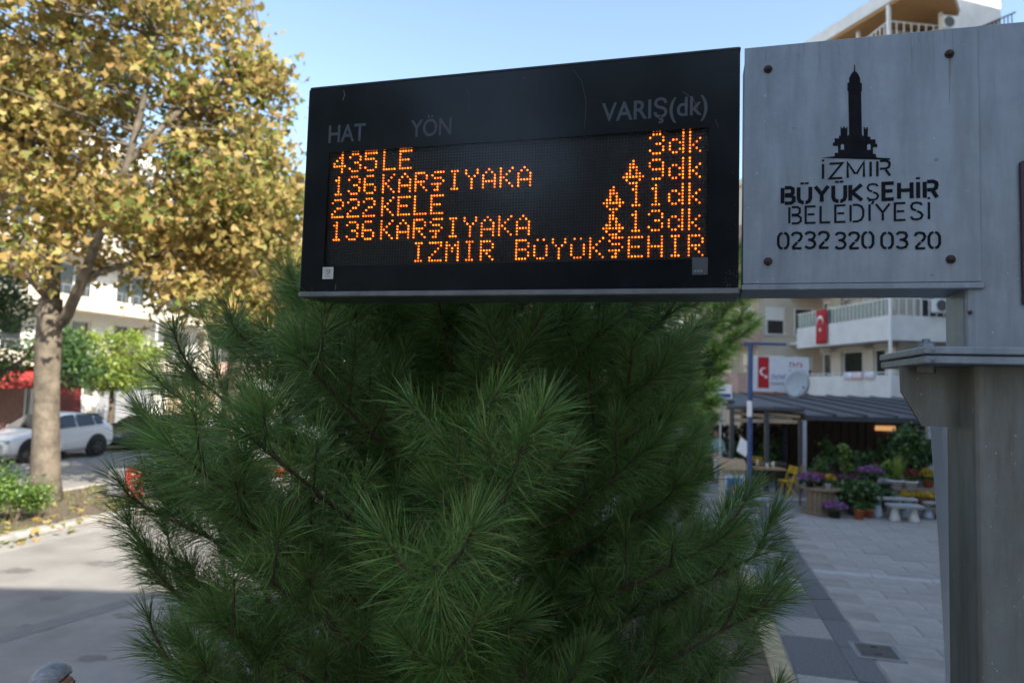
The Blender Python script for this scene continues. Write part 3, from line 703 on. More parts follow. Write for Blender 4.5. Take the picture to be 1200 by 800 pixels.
# stencil lettering made of strokes
GL = {
 'I': (.12, [[(.06, 0), (.06, 1)], [(.06, 1.17), (.06, 1.30)]]),
 'Z': (.62, [[(0, 1), (.62, 1), (.0, 0), (.62, 0)]]),
 'M': (.78, [[(0, 0), (0, 1), (.37, .22)], [(.42, .22), (.78, 1), (.78, 0)]]),
 'R': (.60, [[(0, 0), (0, 1)], [(.12, 1), (.42, 1), (.56, .90), (.58, .74), (.54, .58), (.42, .49), (.12, .49)], [(.40, .40), (.60, 0)]]),
 'B': (.60, [[(0, 0), (0, 1)], [(.12, 1), (.42, 1), (.55, .90), (.55, .64), (.44, .54), (.12, .54)], [(.12, .48), (.46, .46), (.60, .34), (.60, .12), (.46, 0), (.12, 0)]]),
 'U': (.62, [[(0, 1), (0, .28), (.06, .09), (.22, 0), (.28, 0)], [(.36, 0), (.42, 0), (.56, .09), (.62, .28), (.62, 1)], [(.19, 1.17), (.19, 1.30)], [(.43, 1.17), (.43, 1.30)]]),
 'Y': (.68, [[(0, 1), (.34, .48), (.68, 1)], [(.34, .42), (.34, 0)]]),
 'K': (.60, [[(0, 0), (0, 1)], [(.58, 1), (.10, .52), (.60, 0)]]),
 'C': (.56, [[(.54, .84), (.46, .96), (.28, 1.0), (.10, .96), (.02, .80), (.08, .62), (.26, .53)], [(.30, .49), (.48, .40), (.56, .24), (.48, .06), (.28, 0), (.10, .04), (.0, .18)], [(.30, -.07), (.30, -.16), (.22, -.26)]]),
 'S': (.56, [[(.54, .84), (.46, .96), (.28, 1.0), (.10, .96), (.02, .80), (.08, .62), (.26, .53)], [(.30, .49), (.48, .40), (.56, .24), (.48, .06), (.28, 0), (.10, .04), (.0, .18)]]),
 'E': (.52, [[(.52, 1), (0, 1), (0, 0), (.52, 0)], [(.10, .52), (.46, .52)]]),
 'H': (.62, [[(0, 0), (0, 1)], [(.10, .52), (.52, .52)], [(.62, 0), (.62, 1)]]),
 'L': (.50, [[(0, 1), (0, 0), (.50, 0)]]),
 'D': (.64, [[(0, 0), (0, 1)], [(.11, 1), (.34, 1), (.54, .90), (.64, .68), (.64, .32), (.54, .10), (.34, 0), (.11, 0)]]),
 '0': (.56, [[(.24, 1), (.10, .94), (.0, .74), (.0, .26), (.10, .06), (.24, 0)], [(.32, 0), (.46, .06), (.56, .26), (.56, .74), (.46, .94), (.32, 1)]]),
 '2': (.54, [[(.0, .80), (.08, .95), (.26, 1.0), (.46, .94), (.54, .76), (.48, .58), (.34, .42)], [(.30, .38), (.02, .04)], [(.02, 0), (.54, 0)]]),
 '3': (.54, [[(.0, .86), (.12, .98), (.28, 1.0), (.46, .94), (.52, .78), (.46, .60), (.30, .53), (.16, .53)], [(.34, .49), (.50, .40), (.54, .24), (.46, .06), (.26, 0), (.10, .03), (.0, .14)]]),
}
def stroke(mb, pts_, th, y):
    n = len(pts_); L_ = []; R_ = []
    for i, (x, z) in enumerate(pts_):
        d1 = (Vector(pts_[i]) - Vector(pts_[i - 1])).normalized() if i > 0 else None
        d2 = (Vector(pts_[i + 1]) - Vector(pts_[i])).normalized() if i < n - 1 else None
        d1 = d1 or d2; d2 = d2 or d1
        n1 = Vector((-d1.y, d1.x)); n2 = Vector((-d2.y, d2.x)); mm = n1 + n2
        if mm.length < .2: mm = n1
        mm.normalize(); k = min(1 / max(mm.dot(n1), .35), 2.2) * th / 2
        L_.append((x + mm.x * k, y, z + mm.y * k)); R_.append((x - mm.x * k, y, z - mm.y * k))
    mb.add(L_ + R_, [(i, n + i, n + i + 1, i + 1) for i in range(n - 1)])
def stencil(name, s_, x0, x1, ytop, ybot, th, thin=None, gap=.26):
    xm = (x0 + x1) / 2; a0, _ = loc(x0, (ytop + ybot) / 2); a1, _ = loc(x1, (ytop + ybot) / 2)
    zt = loc(xm, ytop)[1]; zb = loc(xm, ybot)[1]; H = zt - zb
    tot = 0; adv = []
    for ch in s_:
        wd = .34 if ch == ' ' else GL[ch][0]; adv.append((tot, wd)); tot += wd + gap
    tot -= gap; k = (a1 - a0) / tot; mb = MB()
    for ch, (p, wd) in zip(s_, adv):
        if ch == ' ': continue
        for pl_ in GL[ch][1]:
            t_ = th if not (thin and ch == 'C') else thin
            stroke(mb, [(a0 + (p + x) * k, zb + z * H) for x, z in pl_], t_ * H, -.0052)
    return mb.build(name, m_ink, panel)
stencil('lettering', 'IZMIR', 963, 1043, 190.5, 208, .15)
stencil('lettering', 'BUYUKCEHIR', 917, 1098, 216.5, 235, .23, .12)
stencil('lettering', 'BELEDIYESI', 925, 1090, 240, 259.5, .13)
for tx_, xa_, xb_ in (('0232', 912, 971), ('320', 979, 1023), ('03', 1033, 1063), ('20', 1072, 1101)): stencil('lettering', tx_, xa_, xb_, 272.5, 291, .16, gap=.2)
# clock tower emblem (outline in pixels, right half mirrored irregularly)
tw = [(962, 186.5), (978, 184), (978, 180), (982, 180), (982, 172), (976, 172), (976, 168), (978, 168), (978, 163), (983, 163), (983, 160), (985, 160), (985, 149), (986, 149), (986, 151), (988, 151), (988, 149), (990, 149), (990, 151), (992, 151), (992, 149), (993, 149), (993, 160), (995, 158),
      (994, 108), (993, 107), (993, 98), (995, 97), (995, 92), (997, 88), (999, 85), (1000.5, 84), (1001, 76), (1001.8, 76), (1002.2, 84), (1004, 85), (1006, 88), (1008, 92), (1008, 97), (1010, 98), (1010, 107), (1009, 108), (1010, 158),
      (1012, 160), (1012, 149), (1013.5, 149), (1013.5, 151), (1015, 151), (1015, 149), (1017, 149), (1017, 160), (1020, 160), (1020, 163), (1026, 163), (1026, 168), (1028, 168), (1028, 172), (1023, 172), (1023, 180), (1026, 180), (1027, 184), (1043, 184.5), (1043, 186.5)]
# wing: fold the emblem's slight perspective out by straight mapping on the plate
et = MB(); pts_ = [loc(x, y - (x - 1002) * -.03) for x, y in tw]
et.add([(a_, -.0052, z_) for a_, z_ in pts_], [tuple(range(len(pts_)))]); et.build('tower_emblem', m_ink, panel)
hl = MB()
for (x, y) in ((987, 171), (1018, 171)):
    a_, z_ = loc(x, y); hl.lathe([(.0042, -.0003), (.0042, .0003)], 12, (a_, -.0058, z_), Matrix.Rotation(R(90), 4, 'X'))
    hl.box(a_ - .0042, a_ + .0042, -.0062, -.0056, z_ - .012, z_)
hl.build('tower_arch', m_panel, panel)
# bird mess / grime marks on the plate
for (x, y, r_) in ((1097, 187, .006), (1092, 322, .004), (880, 330, .004), (930, 150, .003)):
    a_, z_ = loc(x, y); MB().lathe([(r_, -.0003), (r_ * .6, .0006)], 9, (a_, -.0046, z_), Matrix.Rotation(R(90), 4, 'X')).build('stain', mat('stain_dark', (.22, .23, .25), .7, var=.2, scale=60), panel)

m_grime = mat('grime_run', (.225, .26, .305), .6, var=.25, scale=30)
m_grime2 = mat('rust_run', (.21, .22, .235), .6, var=.3, scale=30)
rdg = random.Random(4)
for q, (x, y, ln) in enumerate([(900, 86, .10), (1112.5, 68, .13), (900, 311, .03), (1114, 309, .035), (1113.5, 68, .06)] + [(rdg.uniform(880, 1140), None, rdg.uniform(.02, .16)) for _ in range(13)]):
    if y is None: a_, z_ = loc(x, 200)[0], PH - .004
    else: a_, z_ = loc(x, y)
    w0 = rdg.uniform(.0012, .003); pts_ = [(a_ + rdg.uniform(-.0012, .0012), z_ - ln * i / 5, w0 * (1 - .16 * i) * rdg.uniform(.7, 1.2)) for i in range(6)]
    mb = MB().add([(p[0] - p[2], -.00455, p[1]) for p in pts_] + [(p[0] + p[2], -.00455, p[1]) for p in pts_], [(i + 1, 7 + i, 6 + i, i) for i in range(5)])
    mb.build('grime_run', m_grime2 if y else m_grime, panel)
colm = thing('steel_column', 'grey painted steel column with bolted flange beside the sign panel', 'column', (P0 + SX * CX0).to_2d().to_3d(), rzS)
zc = P0.z                                       # local z offset: column empty stands on the ground
def cl(x, y, dy=0.0): s_, z_ = sg(x, y, dy); return s_ - CX0, z_ + zc
ztopc = cl(1200, 25.5)[1]; FZ = CAM_H + .135
def post(x0, x1, y0, y1, z0, z1, r_):
    mb = MB(); ring = []
    for cx_, cy_, a0 in ((x1 - r_, y1 - r_, 0), (x0 + r_, y1 - r_, 90), (x0 + r_, y0 + r_, 180), (x1 - r_, y0 + r_, 270)):
        for q in range(5): ring.append((cx_ + r_ * math.cos(R(a0 + q * 22.5)), cy_ + r_ * math.sin(R(a0 + q * 22.5))))
    return mb.prism([V(a_, b_, z0) for a_, b_ in ring], (0, 0, z1 - z0))
post(0, .46, .002, .18, FZ + .001, ztopc, .022).build('upper_post', m_panel, colm)
LXo = sx(1143, 600) - CX0
post(LXo, .46 + .03, -.02, .23, -.02, FZ - .046, .03).build('lower_post', m_col, colm)
for nm, z0, z1, e in (('flange_plate', FZ - .0205, FZ, 0), ('flange_plate', FZ - .045, FZ - .0235, .004)):
    MB().cham(-.138 + e, .60, -.12 + e, .335, z0, z1, .003).build(nm, m_panel, colm)
# gusset under the flange on the left
gp = [cl(1054.5, 428, .1), cl(1056, 459, .1), cl(1080, 499, .1), cl(1108, 500, .1)]
gp = [(a_, min(z_, FZ - .046)) for a_, z_ in gp]; gp.append((LXo + .002, FZ - .046)); gp[3] = (LXo + .002, gp[3][1]); gp[0] = (gp[0][0], FZ - .046)
MB().prism([V(a_, .094, z_) for a_, z_ in gp], (0, .016, 0)).build('gusset', m_col, colm)
mbg = MB().prism([V(LXo + .12, -.021, FZ - .046), V(LXo + .12, -.105, FZ - .046), V(LXo + .12, -.105, FZ - .08), V(LXo + .12, -.021, FZ - .22)], (.016, 0, 0))
for (xx, yy) in ((-.085, .05), (.18, -.08), (.42, -.08)):
    bo = MB().lathe([(.024, 0), (.024, .016), (.020, .020)], 6, (xx, yy, FZ)).build('bolt', m_rust if xx > .3 else m_panel, colm)
    MB().lathe([(.011, .02), (.011, .030), (.009, .032)], 8, (xx, yy, FZ)).build('bolt_end', m_panel, bo)
    MB().lathe([(.022, -.020), (.024, -.018), (.024, 0)], 6, (xx, yy, FZ - .045)).build('nut', m_col, colm)
for dz in (-.010, -.034): MB().lathe([(.006, 0), (.006, .004), (.003, .006)], 10, (-.118, -.12 + .004, FZ + dz), Matrix.Rotation(R(90), 4, 'X')).build('rivet', m_panel, colm)
a_, z_ = cl(1137, 366); MB().lathe([(.006, -.002), (.005, .003)], 8, (a_, .0, z_), Matrix.Rotation(R(90), 4, 'X')).build('hole_plug', m_rust, colm)
MB().cham(-.16 - .1, .75, -.3, .5, -.03, .02, .01).build('base_plate', m_col, colm)
rdc = random.Random(9); ch_ = MB()
for _ in range(120):
    cx_, cz_ = rdc.choice(((.06, 2.72), (.10, 2.45), (.2, 2.6), (.05, 2.2), (.15, 3.35))); xx = cx_ + rdc.gauss(0, .035); zz = cz_ + rdc.gauss(0, .06); r_ = abs(rdc.gauss(.0005, .0005)) + .0003
    if xx < .03 or xx > .42: continue
    yy = -.0202 if zz < 3.0 else .0018
    ch_.add([(xx + r_ * (1 + .4 * rdc.random()) * math.cos(k * 1.047), yy - .0004, zz + r_ * 1.4 * (1 + .5 * rdc.random()) * math.sin(k * 1.047)) for k in range(6)], [(5, 4, 3, 2, 1, 0)])
stuff(ch_.build('paint_flecks', mat('fleck_pale', (.42, .44, .45), .7), colm))
# small dark plate at the very right of the column
a0, z0 = cl(1197.5, 357); a1, z1 = cl(1197.5, 190)
npn = MB().cham(0, .22, -.012, .002, 0, z1 - z0, .002).build('notice_plate', mat('dark_maroon_plate', (.04, .015, .03), .5, var=.2), None)
npn.location = colm.location + SX * (a0) + V(0, 0, z0); npn.rotation_euler = (0, 0, rzS)
tag(npn, 'dark maroon plate fixed to the column at the right picture edge', 'plate')
# white cloth banner hanging behind the column
bn = MB(); nx, nz = 10, 24; a0 = sx(1089, 520, .5); z0 = -P0.z + .35; z1 = sg(1090, 470, .5)[1]
vs = []
for j in range(nz + 1):
    for i in range(nx + 1):
        t_ = j / nz; x = a0 + .055 * math.sin(t_ * 2.4) + (i / nx) * (.42 - .04 * math.sin(t_ * 3)); y = .5 + .03 * math.sin(i * 1.7 + t_ * 2) + .02 * math.sin(i * .8 - t_ * 5)
        vs.append(MS @ V(x, y, z1 + (z0 - z1) * t_))
fs = [(j * (nx + 1) + i, (j + 1) * (nx + 1) + i, (j + 1) * (nx + 1) + i + 1, j * (nx + 1) + i + 1) for j in range(nz) for i in range(nx)]
bn.add(vs, fs)
bnt = thing('banner', 'white cloth banner hanging behind the steel column', 'banner', MS @ V(a0 + .2, .5, -P0.z))
bo = bn.build('cloth', mat('white_cloth', (.84, .85, .88), .9, var=.06, scale=3, transl=.5), bnt, True); bo.parent = bnt; bo.matrix_parent_inverse = Matrix.Translation(-bnt.location)
sm = bo.modifiers.new('thick', 'SOLIDIFY'); sm.thickness = .002
pm = MB().tube([(0, .06, 0), (0, .06, z1 + P0.z + .25)], .018, 10).build('mast', m_alu, bnt)
MB().tube([(-.25, .06, z1 + P0.z + .004), (.25, .06, z1 + P0.z + .004)], .012, 8).build('crossbar', m_alu, bnt)
MB().lathe([(.2, 0), (.2, .05), (.04, .08)], 20).build('foot', m_alu, bnt)

# ================================================================== PINE IN FRONT OF THE CAMERA
m_bark = mat('pine_bark', (.13, .085, .06), .9, var=.35, scale=14, bump=.5, bscale=40)
NEEDLE = [(0, (.060, .122, .032)), (.3, (.102, .198, .050)), (.6, (.148, .265, .064)), (.85, (.20, .33, .08)), (.94, (.25, .36, .095)), (.96, (.26, .18, .075)), (1, (.19, .105, .05))]
m_needle = mat('pine_needle', (.05, .11, .04), .42, spec=.45, transl=.2, island=NEEDLE, objrand=.22)
NEEDLE2 = [(0, (.03, .08, .022)), (.5, (.06, .135, .03)), (.9, (.10, .18, .045)), (1, (.16, .19, .055))]
m_needle2 = mat('young_pine_needle', (.1, .2, .05), .5, transl=.25, island=NEEDLE2)
def unit(v): return v / (np.linalg.norm(v) + 1e-9)
def needles_on(acc, p0, p1, n, L, wid, droop=.25, tipang=18, baseang=62):
    ax = p1 - p0; ln = np.linalg.norm(ax); ax = ax / ln
    h = unit(np.cross(ax, [0.3, .2, .9])); g_ = np.cross(ax, h)
    t = rng.uniform(0, 1, n) ** .8; phi = rng.uniform(0, 2 * np.pi, n)
    ang = np.radians(baseang + (tipang - baseang) * t ** 1.5 + rng.normal(0, 9, n))
    rad = np.cos(phi)[:, None] * h + np.sin(phi)[:, None] * g_
    d = np.cos(ang)[:, None] * ax + np.sin(ang)[:, None] * rad
    Ls = L * rng.uniform(.65, 1.12, n)
    b_ = p0 + t[:, None] * (p1 - p0) + rad * .004
    dz = np.zeros((n, 3)); dz[:, 2] = -1
    bend = rng.normal(0, .07, (n, 3)) + dz * (droop * rng.uniform(.4, 1.2, n))[:, None] * np.clip(1 - np.abs(d[:, 2:3]) * .6, .2, 1)
    mid = b_ + d * (Ls * .52)[:, None] + bend * (Ls * .16)[:, None]
    tip = b_ + d * Ls[:, None] * .97 + bend * (Ls * .62)[:, None]
    sd = np.cross(d, rng.normal(size=(n, 3))); sd /= np.linalg.norm(sd, axis=1)[:, None] + 1e-9
    w0 = wid * .5
    acc.append(np.stack([b_ - sd * w0 * .8, b_ + sd * w0 * .8, mid + sd * w0, mid - sd * w0, tip], 1))
def needle_mesh(name, acc, m, parent):
    Vv = np.concatenate(acc, 0); n = len(Vv)
    base = (np.arange(n) * 5)[:, None]
    lp = np.concatenate([base + np.array([[0, 1, 2, 3]]), base + np.array([[3, 2, 4]])], 1)
    o = npmesh(name, Vv, lp, np.tile([4, 3], n), m, parent); stuff(o); return o
def to_px(p):
    q = Vector(p) - EYE; dd = q.dot(f0); return 600 + FPX * q.dot(cr) / dd, 400 - FPX * q.dot(cu) / dd, dd
def fit_outline(ol, loc_, az, z, Rr, up):
    # shorten a branch until its needle tips stay inside the crown outline seen in the photograph
    lo, hi = ol
    for _ in range(30):
        tip = Vector(loc_) + V(math.cos(az) * Rr, math.sin(az) * Rr, z - Rr * up * .55 + Rr * up * 1.3)
        x, y, dd = to_px(tip); mrg = .11 / dd * FPX
        if x - mrg > np.interp(y, *lo) and x + mrg < np.interp(y, *hi): break
        Rr *= .95
    return Rr
def pine(label, loc_, Hh, Rf, zs, nbr, shoots, npn_, L, wid, mn, seed, trunk_r=.07, inner=.25, droop=.25, zbase=.35, group=None, front_lim=None, outline=None):
    rd = random.Random(seed); t = thing('pine_tree', label, 'tree', loc_, 0, group)
    tr = [(0 + .04 * math.sin(z * 1.3), .03 * math.cos(z), z) for z in np.linspace(-.05, Hh, 12)]
    MB().tube(tr, [trunk_r * (1 - .85 * i / 11) + .006 for i in range(12)], 10).build('trunk', m_bark, t, True)
    tot = 0
    for z in zs:
        k = nbr; off = rd.uniform(0, 6.28)
        for q in range(k):
            az = off + q * 2 * math.pi / k + rd.uniform(-.25, .25); Rr = Rf(z) * rd.uniform(.8, 1.1)
            if Rr < .12: continue
            if front_lim and math.sin(az) < 0 and z > 2.2: Rr = min(Rr, front_lim(z) / max(-math.sin(az), .25))
            if z < 1.1 and math.sin(az) > .2: continue
            up = .22 + .25 * rd.random() + .25 * max(0, (z / Hh - .5))
            if outline:
                Rr = fit_outline(outline, loc_, az, z, Rr, up)
                if Rr < .25: continue
            d = np.array([math.cos(az), math.sin(az), 0.])
            sv = [0, .33, .66, 1.0]
            wob = rd.uniform(-.12, .12); sidev = np.array([-d[1], d[0], 0])
            zz = z - Rr * up * .55
            path = [np.array([.02 * math.cos(az), .02 * math.sin(az), zz]) + d * Rr * s_ + sidev * wob * Rr * s_ * s_ + np.array([0, 0, 1.]) * Rr * up * (s_ * .55 + s_ * s_ * .75) for s_ in sv]
            wood = MB(); wood.tube([tuple(p) for p in path], [.020, .014, .009, .005], 6)
            acc = []
            def at(s_):
                s_ = min(max(s_, 0), .9999) * 3; i = int(s_); return path[i] + (path[i + 1] - path[i]) * (s_ - i)
            # leader needles
            tipd = unit(path[3] - path[2])
            needles_on(acc, at(.80), path[3] + tipd * .05, int(npn_ * 1.15), L, wid, droop)
            for k2 in range(shoots):
                s_ = inner + (1 - inner) * (k2 + rd.random() * .8) / shoots; p = at(s_)
                dirb = unit(at(s_ + .05) - at(s_ - .05)); side = (1 if k2 % 2 else -1)
                lat = np.array([-dirb[1], dirb[0], 0.]) * side
                ln = (.24 + .22 * rd.random()) * min(1.0, Rr / 1.2) * (1.15 - .45 * s_)
                dv = unit(dirb * .75 + lat * rd.uniform(.45, .95) + np.array([0, 0, 1.]) * rd.uniform(.05, .75))
                e = p + dv * ln * .6; e2 = e + unit(dv + np.array([0, 0, .45])) * ln * .4
                wood.tube([tuple(p), tuple(e), tuple(e2)], [.007, .005, .003], 5)
                needles_on(acc, p + (e - p) * rd.uniform(.2, .5), e2, int(npn_ * rd.uniform(.6, 1.25)), L * rd.uniform(.68, 1.15), wid, droop * rd.uniform(.5, 1.8), rd.uniform(10, 30), rd.uniform(48, 72))
            # short tuft along the branch itself (older needles)
            needles_on(acc, at(.45), at(.85), int(npn_ * .8), L * .9, wid, droop, 50, 70)
            br = wood.build('branch', m_bark, t)
            needle_mesh('needles', acc, mn, br); tot += sum(len(a_) for a_ in acc)
    acc = []; tp = np.array(tr[-1]); needles_on(acc, tp - np.array([0, 0, .3]), tp + np.array([0, 0, .05]), npn_ * 2, L, wid, droop)
    needle_mesh('needles', acc, mn, t)
    return tot
def Rpine(z):
    return float(np.interp(z, [.2, .9, 1.6, 2.1, 2.6, 3.0, 3.4, 3.8, 4.3], [1.15, 1.45, 1.75, 1.85, 1.62, 1.35, 1.1, .7, .25]))
zs_ = [.7, 1.05, 1.3, 1.5, 1.68, 1.85, 2.02, 2.19, 2.36, 2.53, 2.7, 2.87, 3.04, 3.24, 3.5, 3.8]
ntot = pine('large dark green pine with long needles in front, below the display', (-.22, 3.75, -.03), 4.15, Rpine, zs_, 9, 12, 225, .20, .0026, m_needle, 3, .075, inner=.10, front_lim=lambda z: float(np.interp(z, [2.2, 2.6, 2.9, 3.3, 4.2], [1.7, 1.25, 1.0, .62, .3])), outline=(([100, 320, 350, 390, 430, 490, 545, 575, 600, 700, 900], [480, 385, 330, 262, 205, 160, 150, 140, 130, 150, 172]), ([340, 400, 470, 530, 590, 650, 700, 900], [850, 840, 812, 818, 855, 910, 932, 925])))
# second pine, lighter, just behind on the right
def Rp2(z): return float(np.interp(z, [2.4, 2.8, 3.1, 3.5, 3.9, 4.6, 5.4], [.28, .36, .48, .78, .95, .75, .2]))
p2 = AT(806, 470, 9.2)
ntot2 = pine('lighter green pine behind the right shoulder of the big pine', (p2.x, p2.y, -.03), 5.5, Rp2, [2.55, 2.75, 2.95, 3.15, 3.35, 3.55, 3.8, 4.05, 4.3, 4.6, 4.9, 5.2], 8, 6, 110, .17, .005, m_needle2, 8, .08)
print('needles', ntot, ntot2)

# ================================================================== BROADLEAF TREES
m_pbark = mat('plane_bark', (.12, .095, .07), .85, var=.45, scale=3.2, bump=.3, bscale=12, col2=(.21, .175, .13))
m_dbark = mat('dark_bark', (.12, .09, .065), .9, var=.3, scale=8, bump=.4)
def broadleaf(label, base, trunk_path, trunk_r, limbs, blobs, nclus, per, csize, lsize, mleaf, mbark, seed, group=None, twig_r=.018, tpl=leaf8):
    rd = random.Random(seed); base = Vector(base)
    t = thing('tree' if 'plane' not in label else 'plane_tree', label, 'tree', base, 0, group)
    L_ = lambda p: Vector(p) - base
    tp = [L_(p) for p in trunk_path]
    MB().tube(tp, trunk_r, 14).build('trunk', mbark, t, True)
    nodes = [(p, trunk_r[i]) for i, p in enumerate(tp)][-1:]
    limb_mbs = []; lnodes = []
    for path, r0_, r1_ in limbs:
        path = [L_(p) for p in path]; n = len(path)
        mb = MB().tube(path, [r0_ + (r1_ - r0_) * i / (n - 1) for i in range(n)], 9); limb_mbs.append(mb)
        for i in range(n - 1):
            for q in range(6): lnodes.append((path[i].lerp(path[i + 1], q / 6), len(limb_mbs) - 1))
    P = []
    wts = [b_[1] ** 2 for b_ in blobs]
    for c in range(nclus):
        ctr, rr, ry = rd.choices(blobs, wts)[0]
        while True:
            q = Vector((rd.uniform(-1, 1), rd.uniform(-1, 1), rd.uniform(-1, 1)))
            if .05 < q.length < 1: break
        q = q * (q.length ** -.35)                       # push outward
        if q.length > 1: q.normalize()
        cc = L_(Vector(ctr) + Vector((q.x * rr, q.y * ry, q.z * rr)))
        best, li = min(lnodes, key=lambda n_: (n_[0] - cc).length + max(0, n_[0].z - cc.z) * .6) if lnodes else (tp[-1], 0)
        midp = best.lerp(cc, .5) + Vector((rd.uniform(-.25, .25), rd.uniform(-.25, .25), rd.uniform(-.05, .35)))
        if limb_mbs: limb_mbs[li].tube([best, midp, cc], [twig_r * 1.6, twig_r, twig_r * .35], 5, False)
        m_ = int(per * rd.uniform(.5, 1.4))
        pp = rng.normal(0, csize, (m_, 3)) * np.array([1, 1, .75]) + np.array(cc)
        P.append(pp)
    for mb in limb_mbs: mb.build('limb', mbark, t, True)
    o = leaves('crown', np.concatenate(P), lsize, mleaf, t, tpl=tpl); stuff(o)
    return t
def B(x, y, Y, rp_, ry=None):
    p = AT(x, y, Y); r_ = rp_ / FPX * Y; return (p, r_, ry if ry else r_ * 1.0)
YA = 15.7
tb = G(52, 587, -.02)
YA = tb.y
lp = lambda x, y, dY=0: AT(x, y, YA + dY)
tpath = [tb + V(0, 0, -.1), lp(53, 560), lp(54, 500), lp(55, 440), lp(57, 395), lp(60, 350)]
tpath[1].y = tpath[0].y
broadleaf('tall plane tree with golden brown leaves on the road island', tb, tpath, [.40, .31, .27, .26, .27, .24],
  [([lp(60, 352), lp(62, 310), lp(66, 250, .6), lp(75, 160, 1), lp(82, 60, 1.2), lp(88, -60, 1.4)], .19, .05),
   ([lp(58, 392), lp(78, 370), lp(98, 325, -.6), lp(115, 280, -1), lp(150, 190, -1.5), (lp(178, 80, -1.6)), lp(195, -30, -1.4)], .15, .04),
   ([lp(98, 325, -.6), lp(140, 312, -.3), lp(185, 300, .4), lp(240, 285, 1.0), lp(295, 270, 1.4)], .09, .03),
   ([lp(60, 352), lp(35, 325, -.8), lp(0, 300, -1.5), lp(-40, 260, -2)], .12, .04),
   ([lp(150, 190, -1.5), lp(210, 130, -.5), lp(265, 95, .5), lp(315, 85, 1), lp(340, 105, 1.4)], .08, .02),
   ([lp(75, 160, 1), lp(30, 90, 2), lp(-20, 20, 3)], .1, .03)],
  [B(40, 40, YA, 105, 3.4), B(150, 50, YA - .5, 110, 3.4), B(60, 175, YA, 110, 3.2), B(185, 175, YA, 110, 3.2), B(275, 185, YA + .5, 75, 2.4), B(240, 60, YA, 75, 2.4),
   B(310, 105, YA + .8, 42, 1.5), B(120, 262, YA - .5, 75, 2.4), B(20, 255, YA - 1, 75, 2.4), B(290, 285, YA + 1, 62, 2), B(220, 285, YA, 65, 2.0), B(270, 345, YA + 1, 45, 1.5), B(60, -80, YA, 110, 3), B(190, -70, YA, 90, 3), B(-70, 90, YA, 120, 3), B(300, 215, YA + 1, 60, 1.6)],
  720, 44, .30, .17, m_planeleaf, m_pbark, 5)
# greener plane tree behind, further along the island
m_planegreen = mat('plane_leaf_greenish', (.2, .2, .05), .6, transl=.35, spec=.3, island=[(0, (.10, .12, .025)), (.35, (.20, .20, .04)), (.6, (.34, .26, .06)), (.8, (.13, .19, .035)), (1, (.30, .17, .04))])
YB = 23.0; tb2 = st(-13.6, 18.3, -.02); YB = tb2.y
xb = 600 + FPX * tb2.x / YB
lb = lambda x, y, dY=0: AT(x, y, YB + dY)
broadleaf('second plane tree with greener leaves behind the tall golden one', tb2, [tb2 + V(0, 0, -.1), tb2 + V(0, 0, 2.5), tb2 + V(.1, 0, 4.6)], [.3, .24, .2],
  [([tb2 + V(.1, 0, 4.6), lb(xb - 10, 250), lb(xb - 20, 150)], .15, .04), ([tb2 + V(.1, 0, 4.4), lb(xb + 30, 290, 1), lb(xb + 70, 220, 1.5)], .12, .03), ([tb2 + V(.1, 0, 4.3), lb(xb - 50, 290, -1), lb(xb - 90, 230, -1.5)], .12, .03)],
  [B(xb - 10, 210, YB, 70, 2.5), B(xb + 45, 265, YB, 60, 2.2), B(xb - 60, 260, YB, 60, 2.2), B(xb + 20, 320, YB, 55, 2), B(xb + 70, 330, YB + 1, 45, 2), B(xb - 20, 310, YB, 50, 2), B(300, 350, YB, 42, 1.5), B(245, 345, YB - .5, 40, 1.4), B(335, 320, YB, 36, 1.4), B(190, 335, YB, 30, 1.2)],
  270, 42, .40, .18, m_planegreen, m_pbark, 6)
# dark evergreen at the left edge and behind the trunk
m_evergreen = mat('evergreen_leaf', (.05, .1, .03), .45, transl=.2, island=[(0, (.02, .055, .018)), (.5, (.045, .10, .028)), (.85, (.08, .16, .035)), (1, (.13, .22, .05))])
oval = np.array([(0, 0), (.26, .25), (.3, .55), (0, 1), (-.3, .55), (-.26, .25)])
e0 = G(-22, 560, -.02)
broadleaf('dark green evergreen tree at the left picture edge', e0, [e0 + V(0, 0, -.1), e0 + V(0, 0, 2.2), e0 + V(.1, 0, 3.5)], [.16, .13, .1],
  [([e0 + V(.1, 0, 3.4), e0 + V(-.4, .3, 5), e0 + V(-.6, .5, 8)], .08, .03), ([e0 + V(0, 0, 2.6), e0 + V(.6, .6, 3.4), e0 + V(.9, .9, 4.4)], .06, .02)],
  [B(-15, 395, e0.y, 48, 1.2), B(8, 368, e0.y + 1.5, 32, 1), B(-30, 440, e0.y + .5, 28, .9), B(-35, 130, e0.y, 45, 1.4), B(-40, 230, e0.y, 55, 1.4), B(-30, 330, e0.y, 50, 1.3), B(-20, 80, e0.y, 32, .9)],
  170, 60, .22, .11, m_evergreen, m_dbark, 7, tpl=oval)
e1 = st(-26.8, 23.8, 0)
xe = 600 + FPX * e1.x / e1.y
broadleaf('dark round street tree on the far pavement behind the trunk', e1, [e1 + V(0, 0, -.1), e1 + V(0, 0, 2.4), e1 + V(.1, 0, 3.4)], [.12, .1, .08],
  [([e1 + V(.1, 0, 3.2), e1 + V(.3, .2, 4.6)], .06, .02), ([e1 + V(0, 0, 2.8), e1 + V(.8, .3, 4)], .05, .02)],
  [B(82, 418, e1.y, 26, 1.2), B(62, 408, e1.y, 24, 1.1), B(94, 432, e1.y, 18, 1)], 70, 60, .3, .15, m_evergreen, m_dbark, 9, tpl=oval)
